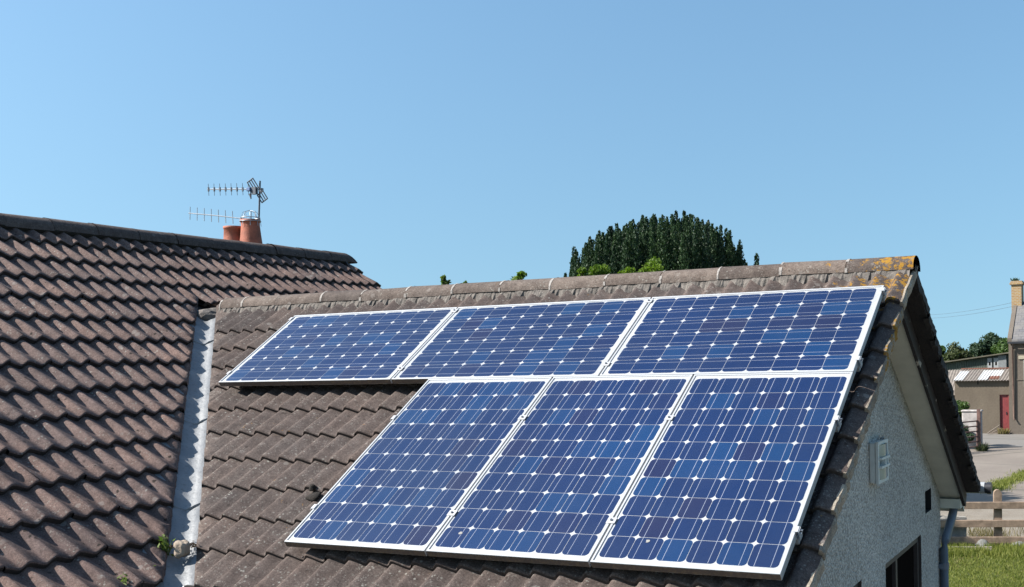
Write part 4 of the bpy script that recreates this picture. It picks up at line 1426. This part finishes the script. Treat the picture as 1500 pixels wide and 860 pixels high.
def rock(name, label, c, sz, mt, seed):
    rr = random.Random(seed)
    bm = bmesh.new(); bmesh.ops.create_icosphere(bm, subdivisions=3, radius=1)
    ph = [rr.uniform(0, 6) for _ in range(6)]
    for v in bm.verts:
        k = 1 + 0.18 * math.sin(v.co.x * 3 + ph[0]) + 0.15 * math.sin(v.co.y * 4 + ph[1]) + 0.12 * math.sin(v.co.z * 5 + ph[2]) + rr.gauss(0, 0.03)
        v.co = Vector((v.co.x * sz[0], v.co.y * sz[1], v.co.z * sz[2])) * k + Vector(c)
    for i, v in enumerate(bm.verts): v.index = i
    mb = MB(); mb.add([v.co.copy() for v in bm.verts], [[v.index for v in f.verts] for f in bm.faces], 0, 0.5, True); bm.free()
    o = mb.build(name, mt)
    return tag(o, label, name.replace('_', ' '))
rock('boulder', 'pale speckled stone in the grass under the lowest fence rail', fx(-0.35, -0.05, G + .05), (0.17, 0.12, 0.09), plain('pale_stone', (0.11, 0.11, 0.105), 0.95, 0, 0.4, 18, 0.6), 3)
rock('boulder', 'pale stone half hidden in grass under the fence beyond the post', fx(0.42, 0.0, G + .03), (0.22, 0.12, 0.09), plain('pale_stone', (0.11, 0.11, 0.105), 0.95, 0, 0.4, 18, 0.6), 8)

# ================================================================== FARM BUILDINGS
def render_mat(name, c0, c1, c2):
    m, nt, b = mat(name)
    co = geo_pos(nt)
    mp = N(nt, 'ShaderNodeMapping'); mp.inputs['Scale'].default_value = (1, 1, 0.45)
    nt.links.new(co, mp.inputs[0])
    a = noise(nt, mp.outputs[0], 0.9, 5, 0.65); f = noise(nt, co, 12, 4, 0.75)
    c = mixc(nt, ramp(nt, a, 0.32, 0.68), c0, c1)
    c = mixc(nt, math_(nt, 'MULTIPLY', ramp(nt, f, 0.45, 0.7), 0.5), c, c2)
    nt.links.new(c, b.inputs['Base Color']); b.inputs['Roughness'].default_value = 0.95
    bump(nt, f, b, 0.6, 0.02)
    return m


M['shed_wall'] = render_mat('brown_render', (0.080, 0.062, 0.045), (0.112, 0.090, 0.066), (0.066, 0.050, 0.037))
M['house_wall'] = render_mat('house_render', (0.088, 0.071, 0.056), (0.114, 0.094, 0.076), (0.070, 0.056, 0.046))
M['slate'] = None


def slate_mat():
    m, nt, b = mat('old_slates')
    co = geo_pos(nt)
    br = N(nt, 'ShaderNodeTexBrick'); br.inputs['Scale'].default_value = 1.0
    br.inputs['Color1'].default_value = (0.09, 0.088, 0.096, 1); br.inputs['Color2'].default_value = (0.13, 0.122, 0.122, 1); br.inputs['Mortar'].default_value = (0.045, 0.045, 0.048, 1)
    br.inputs['Brick Width'].default_value = 0.3; br.inputs['Row Height'].default_value = 0.2; br.inputs['Mortar Size'].default_value = 0.012
    mp = N(nt, 'ShaderNodeMapping'); mp.inputs['Rotation'].default_value = (0, 0, 0)
    cx = N(nt, 'ShaderNodeSeparateXYZ'); nt.links.new(co, cx.inputs[0])
    cb = N(nt, 'ShaderNodeCombineXYZ'); nt.links.new(cx.outputs[0], cb.inputs[0]); nt.links.new(math_(nt, 'MULTIPLY', cx.outputs[2], 1.6), cb.inputs[1])
    nt.links.new(cb.outputs[0], br.inputs['Vector'])
    c = mixc(nt, ramp(nt, noise(nt, co, 1.5, 5), 0.4, 0.7), br.outputs[0], (0.135, 0.125, 0.115))
    nt.links.new(c, b.inputs['Base Color']); b.inputs['Roughness'].default_value = 0.7
    return m


def brick_mat():
    m, nt, b = mat('yellow_brick')
    co = geo_pos(nt)
    br = N(nt, 'ShaderNodeTexBrick'); br.inputs['Scale'].default_value = 1.0
    br.inputs['Color1'].default_value = (0.27, 0.17, 0.065, 1); br.inputs['Color2'].default_value = (0.22, 0.125, 0.05, 1); br.inputs['Mortar'].default_value = (0.27, 0.24, 0.19, 1)
    br.inputs['Brick Width'].default_value = 0.215; br.inputs['Row Height'].default_value = 0.085; br.inputs['Mortar Size'].default_value = 0.011
    cx = N(nt, 'ShaderNodeSeparateXYZ'); nt.links.new(co, cx.inputs[0])
    cb = N(nt, 'ShaderNodeCombineXYZ'); nt.links.new(math_(nt, 'ADD', cx.outputs[0], cx.outputs[1]), cb.inputs[0]); nt.links.new(cx.outputs[2], cb.inputs[1])
    nt.links.new(cb.outputs[0], br.inputs['Vector'])
    nt.links.new(br.outputs[0], b.inputs['Base Color']); b.inputs['Roughness'].default_value = 0.9
    return m


M['slate'] = slate_mat(); M['brick'] = brick_mat()
fh = empty('farmhouse', (-1.0, 52.5, G))
tag(fh, 'brown rendered farmhouse with slate roof and yellow brick end chimney', 'house')
HX0, HX1, HY0, HYR, HY1, EZ, RZ = -4.84, 7.0, 49.7, 52.5, 55.3, 0.10, 2.05
mb = MB()
mb.quad((HX0, HY0, G - .1), (HX1, HY0, G - .1), (HX1, HY0, EZ), (HX0, HY0, EZ))
mb.quad((HX0, HY1, G - .1), (HX1, HY1, G - .1), (HX1, HY1, EZ), (HX0, HY1, EZ))
for xx in (HX0, HX1):
    mb.add([Vector((xx, HY0, G - .1)), Vector((xx, HY1, G - .1)), Vector((xx, HY1, EZ)), Vector((xx, HYR, RZ - .05)), Vector((xx, HY0, EZ))], [(0, 1, 2, 3, 4)])
mb.box((HX0 + .32, HY0 - 0.03, -1.98), (HX1, HY0 - .002, -1.93))
mb.build('wall', M['house_wall'], fh)
mb = MB()
for sy in (-1, 1):
    ye = HYR + sy * (HYR - HY0 + 0.22)
    ze = EZ - 0.10
    vs = [Vector((x, y, z + o)) for o in (0.0, 0.10) for (x, y, z) in ((HX0 + .18, ye, ze), (HX1 + .1, ye, ze), (HX1 + .1, HYR, RZ), (HX0 + .18, HYR, RZ))]
    mb.add(vs, [(0, 1, 2, 3), (4, 5, 6, 7), (0, 1, 5, 4), (2, 3, 7, 6), (1, 2, 6, 5), (0, 3, 7, 4)])
rf = mb.build('roof', M['slate'], fh)
mb = MB()
for sy in (-1, 1):
    ye = HYR + sy * (HYR - HY0 + 0.20)
    ze = EZ - 0.06
    vs = [Vector((x, y, z + o)) for o in (-0.12, 0.14) for (x, y, z) in ((HX0 - .03, ye, ze), (HX0 + .185, ye, ze), (HX0 + .185, HYR, RZ), (HX0 - .03, HYR, RZ))]
    mb.add(vs, [(0, 1, 2, 3), (4, 5, 6, 7), (0, 1, 5, 4), (2, 3, 7, 6), (1, 2, 6, 5), (0, 3, 7, 4)])
mb.build('verge_coping', M['house_wall'], fh)
mb = MB()
mb.box((-4.93, 52.15, 1.6), (-4.42, 53.3, 3.06))
mb.box((-5.01, 52.07, 3.062), (-4.34, 53.38, 3.16)); mb.box((-4.97, 52.11, 3.162), (-4.38, 53.34, 3.25))
chy = mb.build('chimney', M['brick'], rf)
mb = MB(); mb.box((HX0 - .02, HY0 - 0.36, -0.10), (HX1, HY0 - 0.25, 0.0))
mb.build('gutter', M['pipe_dark'], fh)
mb = MB(); mb.tube([(-4.60, HY0 - .30, -0.1), (-4.63, HY0 - 0.10, -0.35), (-4.63, HY0 - 0.08, -3.85), (-4.58, HY0 - .16, -4.0)], 0.045, 8)
mb.build('downpipe', plain('rusty_pipe', (0.10, 0.06, 0.045), 0.7, 0, .3), fh)
mb = MB(); mb.box((-4.36, HY0 - 0.05, -0.90), (-2.9, HY0 - .003, -0.72))
wnd = mb.build('lintel', plain('cream_stone', (0.27, 0.24, 0.18), 0.9), fh)
# first-floor and ground-floor openings beyond the picture's edge
for (xa, xb, za, zb_) in ((-4.1, -3.1, -2.3, -0.95), (0.2, 1.2, -2.3, -0.95), (3.9, 4.9, -2.3, -0.95)):
    mb = MB(); mb.box((xa, HY0 - .02, za), (xb, HY0 - .001, zb_))
    w_ = mb.build('window', M['window_dark'], fh)
    mb = MB()
    for q in (xa, (xa + xb) / 2 - .02, xb - .05): mb.box((q, HY0 - .04, za), (q + .05, HY0 - .021, zb_))
    mb.build('frame', M['white_plastic'], w_)
n = 90
p = np.stack([rng.uniform(-4.93, -4.55, n), rng.uniform(52.15, 52.5, n), np.full(n, 3.25)], 1)
wdt = blades('chimney_weeds', p, 0.08, 0.26, 0.035, M['wood2'], 0.4)
tag(wdt, 'dark weeds sprouting from the farmhouse chimney top', 'weeds')

shed = empty('lean_to_shed', (-6.4, 51.5, G))
tag(shed, 'low brown rendered shed with a patched sheet roof and red door', 'shed')
SX0, SX1, SY0, SY1 = -7.62, -4.842, 50.0, 53.0
DX0, DX1, DZ = -5.36, -4.90, -2.72
mb = MB()
mb.quad((SX0, SY0, G - .1), (DX0, SY0, G - .1), (DX0, SY0, -1.96), (SX0, SY0, -1.96))
mb.quad((DX0, SY0, DZ), (DX1, SY0, DZ), (DX1, SY0, -1.96), (DX0, SY0, -1.96))
mb.quad((DX1, SY0, G - .1), (SX1, SY0, G - .1), (SX1, SY0, -1.96), (DX1, SY0, -1.96))
mb.add([Vector((SX0, SY0, G - .1)), Vector((SX0, SY1, G - .1)), Vector((SX0, SY1, -1.45)), Vector((SX0, SY0, -1.96))], [(0, 1, 2, 3)])
mb.quad((DX0, SY0, G), (DX0, SY0 + .2, G), (DX0, SY0 + .2, DZ), (DX0, SY0, DZ)); mb.quad((DX1, SY0, G), (DX1, SY0 + .2, G), (DX1, SY0 + .2, DZ), (DX1, SY0, DZ))
mb.quad((DX0, SY0, DZ), (DX1, SY0, DZ), (DX1, SY0 + .2, DZ), (DX0, SY0 + .2, DZ))
mb.build('wall', M['shed_wall'], shed)
mb = MB()
n = 6
for i in range(n):
    xa = DX0 + .03 + (DX1 - DX0 - .06) * i / n
    mb.box((xa + .003, SY0 + .10, G + .03), (xa + (DX1 - DX0 - .06) / n - .003, SY0 + .13, DZ - .03))
dr = mb.build('door', plain('red_paint', (0.15, 0.018, 0.020), 0.6, 0, 0.2, 6), shed)
mb = MB()
mb.box((DX0 + .001, SY0 + .05, G), (DX0 + .05, SY0 + .15, DZ - .001)); mb.box((DX1 - .05, SY0 + .05, G), (DX1 - .001, SY0 + .15, DZ - .001)); mb.box((DX0 + .05, SY0 + .05, DZ - .05), (DX1 - .05, SY0 + .15, DZ - .001))
mb.build('door_frame', plain('dark_red_paint', (0.14, 0.02, 0.02), 0.6), shed)
mb = MB(); mb.box((DX1 - .16, SY0 + .06, -3.75), (DX1 - .12, SY0 + .10, -3.62)); mb.build('handle', M['pipe_dark'], dr)


def sheet(mb, x0, x1, y0, z0, y1, z1, pitch_=0.15, amp=0.025, mi=0, lift=0.0, tnt=0.5):
    n = int((x1 - x0) / pitch_ * 6) + 1
    vs = []
    for i in range(n + 1):
        x = x0 + (x1 - x0) * i / n
        h = amp * math.sin(2 * math.pi * x / pitch_) + lift
        vs += [Vector((x, y0, z0 + h)), Vector((x, y1, z1 + h))]
    mb.add(vs, [(2 * i, 2 * i + 2, 2 * i + 3, 2 * i + 1) for i in range(n)], mi, tnt, True)


mb = MB()
za, zb_ = -1.95, -1.42
M['old_sheet'] = plain('asbestos_sheet', (0.145, 0.125, 0.11), 0.9, 0, 0.3, 4, 0.3)
M['rust'] = plain('rust', (0.14, 0.056, 0.036), 0.9, 0, 0.4, 5)
M['white_sheet'] = plain('white_sheet', (0.40, 0.40, 0.40), 0.6, 0, 0.08)
k = 0
x = SX0 - 0.05
while x < SX1:
    x2 = min(x + 0.76, SX1)
    sheet(mb, x, x2 + 0.02, SY0 - 0.22, za - .03, SY1 + .02, zb_, 0.15, 0.022, 0, 0.002 * (k % 2), random.random())
    x = x2; k += 1
# patches of newer sheet
sheet(mb, -7.80 + .12, -7.18, SY0 - 0.15, za - .01, SY0 + 2.35, -1.535, 0.15, 0.022, 2, 0.02)
sheet(mb, -6.45, -5.95, SY0 - 0.12, za - .004, SY0 + 2.5, -1.51, 0.15, 0.022, 2, 0.02)
sheet(mb, -5.95, -5.38, SY0 + 0.9, -1.785, SY0 + 2.5, -1.51, 0.15, 0.022, 2, 0.02)
sheet(mb, -5.90, -5.42, SY0 + 0.1, -1.92, SY0 + 0.9, -1.785, 0.15, 0.022, 1, 0.022)
# ridge flashing, rusty
mb.box((SX0 - .1, SY1 - .12, -1.415), (SX1, SY1 + .08, -1.365), 1)
mb.build('roof', [M['old_sheet'], M['rust'], M['white_sheet']], shed)
mb = MB(); mb.box((-6.46, SY0 - .03, -2.18), (-6.40, SY0 - .001, -1.99)); mb.build('vent', M['void'], shed)
# lower outshut at the shed's outer end
low = empty('outhouse', (-8.2, 51.5, G))
tag(low, 'low outhouse with a steep grey sheet roof at the end of the brown shed', 'outhouse')
mb = MB(); mb.box((-9.6, 50.4, G - .1), (-7.63, 53.0, -2.72)); mb.build('wall', M['shed_wall'], low)
mb = MB(); sheet(mb, -9.7, -7.625, 50.2, -2.72, 53.1, -1.45, 0.15, 0.02); mb.build('roof', M['old_sheet'], low)

barn = empty('barn', (-8, 60, G))
tag(barn, 'long barn clad in faded green corrugated sheet behind the low shed', 'barn')
mb = MB()
slp = (0.625 - 1.074) / (5.872 - 9.424)
def bz(x): return -1.074 + (x + 9.424) * 0.1264
n = 260
xs = [-16 + (16 - 4.5) * i / n for i in range(n + 1)]
vs = []
for i, x in enumerate(xs):
    o = 0.03 * math.sin(i * 2.1)
    vs += [Vector((x, 58 + o, G)), Vector((x, 58 + o, bz(x)))]
mb.add(vs, [(2 * i, 2 * i + 2, 2 * i + 3, 2 * i + 1) for i in range(n)], 0, .5, True)
mb.quad((-4.5, 58, G), (-4.5, 66, G), (-4.5, 66, bz(-4.5) - .6), (-4.5, 58, bz(-4.5)))
mb.build('wall', render_mat('green_sheet', (0.055, 0.071, 0.062), (0.083, 0.096, 0.080), (0.047, 0.052, 0.043)), barn)
mb = MB()
vs = [Vector((x, y, bz(x) + (-.8 if y > 60 else 0) + o)) for o in (0.0, 0.07) for (x, y) in ((-16, 57.7), (-4.4, 57.7), (-4.4, 66), (-16, 66))]
mb.add(vs, [(0, 1, 2, 3), (4, 5, 6, 7), (0, 1, 5, 4), (2, 3, 7, 6), (1, 2, 6, 5), (0, 3, 7, 4)])
mb.build('roof', plain('mossy_sheet', (0.085, 0.077, 0.055), 0.9, 0, .3, 3), barn)
for xa in (-6.98, -6.62):
    mb = MB(); mb.box((xa, 57.93, -1.45), (xa + .26, 57.955, -0.86)); mb.box((xa + .08, 57.925, -1.3), (xa + .18, 57.929, -1.1), 1)
    mb.build('window', [plain('white_frame', (0.24, 0.25, 0.255), 0.6), M['window_dark']], barn)
mb = MB(); mb.box((-6.36, 57.90, -1.6), (-5.9, 57.95, bz(-6.3) - .03)); mb.build('sheet_panel', plain('pale_sheet', (0.145, 0.155, 0.16), 0.7, 0, .2), barn)

# --- wall pier, gate, hedge plants beside the yard
pier = MB(); pier.box((-5.88, 41.0, G - .1), (-5.05, 41.35, -3.12), bev=0.03)
pier.box((-5.92, 40.96, -3.119), (-5.02, 41.39, -3.03), bev=0.03)
tag(pier.build('wall_pier', plain('limewash', (0.28, 0.255, 0.245), 0.95, 0, 0.35, 3, 0.4)), 'short limewashed wall pier behind the rusty gate', 'wall pier')
gate = empty('field_gate', (-5.4, 40.0, G))
tag(gate, 'rusty tubular field gate standing ajar by the limewashed pier', 'gate')
M['gate'] = plain('rusty_steel', (0.11, 0.06, 0.05), 0.7, 0.2, .3)
g0, g1 = Vector((-5.02, 40.0, 0)), Vector((-6.6, 36.9, 0))
mb = MB(); mb.box((-5.09, 39.93, G - .1), (-4.95, 40.07, -2.94)); mb.build('post', M['gate'], gate)
for k in range(6):
    z = G + 0.2 + k * 0.22
    mb = MB(); mb.tube([g0 + Vector((0, 0, z)), g1 + Vector((0, 0, z))], 0.028, 8); mb.build('bar', M['gate'], gate)
mb = MB()
for f in (0.04, 0.5, 0.98):
    q = g0.lerp(g1, f); mb.tube([q + Vector((0, 0, G + .15)), q + Vector((0, 0, G + 1.34))], 0.028, 8)
mb.build('stile', M['gate'], gate)
shrub('hedge_bush', 'leafy green bush hanging over the limewashed pier', 'bush', -6.15, 41.8, -2.35, 0.62, 2200, 0.14, M['wood3'], 1.2, 12)
shrub('hedge_bush', 'dark shaded bush behind the bars of the rusty gate', 'bush', -5.75, 40.6, -3.55, 0.52, 1800, 0.12, M['wood2'], 1.1, 10)
n = 260
p = np.stack([rng.uniform(-5.1, -4.7, n), rng.uniform(39.75, 40.3, n), np.full(n, G)], 1)
tag(blades('weed_tuft', p, 0.12, 0.5, 0.03, M['wood1'], 0.4), 'tuft of weeds at the foot of the rusty gate post', 'weeds')
n = 260
p = np.stack([rng.uniform(-5.4, -4.9, n), rng.uniform(49.45, 49.85, n), np.full(n, G)], 1)
tag(blades('weed_tuft', p, 0.10, 0.42, 0.04, M['grass_dry'], 0.4), 'yellowish weeds in front of the red door', 'weeds')
mb = MB()
mb.tube([(-5.95, 49.6, G + .03), (-5.35, 49.85, G + .45)], 0.03, 6); mb.tube([(-5.72, 49.65, G + .06), (-5.3, 49.8, G + .28)], 0.025, 6)
mb.box((-5.9, 49.5, G + .005), (-5.35, 49.7, G + .05))
tag(mb.build('timber_scrap', plain('grey_timber', (0.14, 0.115, 0.095), 0.9)), 'few grey scrap boards lying by the red door', 'timber')

# --- overhead wires
for i, (a, b2) in enumerate(((Vector((-4.92, 52.3, 2.11)), Vector((-14.27, 80, 2.887))), (Vector((-4.92, 52.25, 1.90)), Vector((-14.27, 80, 2.61))))):
    b2 = a + (b2 - a) * 1.6
    pts = [a.lerp(b2, k / 30) - Vector((0, 0, 0.6 * 4 * (k / 30) * (1 - k / 30) * 0.5)) for k in range(31)]
    mb = MB(); mb.tube(pts, 0.008, 5)
    tag(mb.build('overhead_wire', M['aerial_dark']), ('upper' if i == 0 else 'lower') + ' thin overhead wire running to the farmhouse chimney', 'wire')

# ================================================================== SMALL THINGS ON THE ROOF
rock('mortar_lump', 'broken lump of pale mortar lying at the foot of the valley flashing', (-3.80, -2.235, -1.525), (0.036, 0.045, 0.055), M['stone'], 5)


def moss_clump(label, x, s, sz, O, U, D, Nn, h, seed):
    c = O + U * x + D * s + Nn * h
    o = rock('moss_clump', label, (0, 0, 0), sz, M['moss'], seed)
    o.data.transform(Matrix.Translation(c) @ Matrix((U, D, Nn)).transposed().to_4x4())
    return o


moss_clump('dark moss clump on the tiles beside the valley-end lower solar panel', -3.215, 2.15, (0.045, 0.035, 0.028), OG, UX, DG, NG, -0.105, 2)
moss_clump('dark moss crumb just upslope of the larger moss clump by the lower panels', -3.29, 2.06, (0.03, 0.02, 0.018), OG, UX, DG, NG, -0.105, 3)
moss_clump('dark moss clump on the main roof nearest the picture edge', -2.75, 1.62, (0.05, 0.04, 0.02), OM, UM, DM, NM, -0.10, 4)
# weeds rooted in the valley mouth and the gutter corner
def weed_plant(label, base, n, h, sd_):
    r_ = np.random.default_rng(sd_)
    root = empty('weed', base)
    tag(root, label, 'weed')
    b = Vector(base)
    mb = MB(); cs, ax = [], []
    for k in range(n):
        d = Vector((r_.normal(0, .30), r_.normal(0, .30), 1)).normalized()
        top = b + d * h * r_.uniform(.6, 1.1)
        mb.tube([b, b + d * h * .5, top], [0.004, 0.003, 0.0015], 5)
        for q in range(9):
            f = r_.uniform(.25, 1.05)
            cs.append(b + (top - b) * f + Vector(r_.normal(0, .010, 3))); ax.append(Vector((r_.normal(), r_.normal(), .7)))
    mb.build('stem', M['weed'], root)
    L = r_.uniform(.025, .055, len(cs))
    leaf_mesh('foliage', np.array([tuple(c) for c in cs]), np.array([tuple(a) for a in ax]), L, L * .45, np.clip(r_.normal(.55, .3, len(cs)), 0, 1), M['weed'], root)


weed_plant('leafy green weed growing from the foot of the valley flashing', (-3.90, -2.27, -1.60), 7, 0.20, 1)
weed_plant('small green weed in the gutter corner below the main roof tiles', (-3.80, -2.47, -1.69), 6, 0.10, 2)
weed_plant('lowest green weed in the gutter under the main roof eaves', (-3.77, -2.66, -1.68), 6, 0.09, 3)
n = 130
p = np.stack([rng.normal(-3.85, .05, n), rng.normal(-2.17, .05, n), rng.normal(-1.515, .006, n)], 1)
o = leaf_mesh('leaf_debris', p, rng.normal(size=(n, 3)) * np.array([1, 1, .3]), rng.uniform(.015, .04, n), .010, rng.uniform(0, 1, n), leaf_mat('dead_leaf', (0.03, 0.019, 0.012), (0.07, 0.045, 0.028), .2))
tag(o, 'dead leaves and twigs caught in the valley flashing', 'leaf litter', kind='stuff')

clean_tmp()
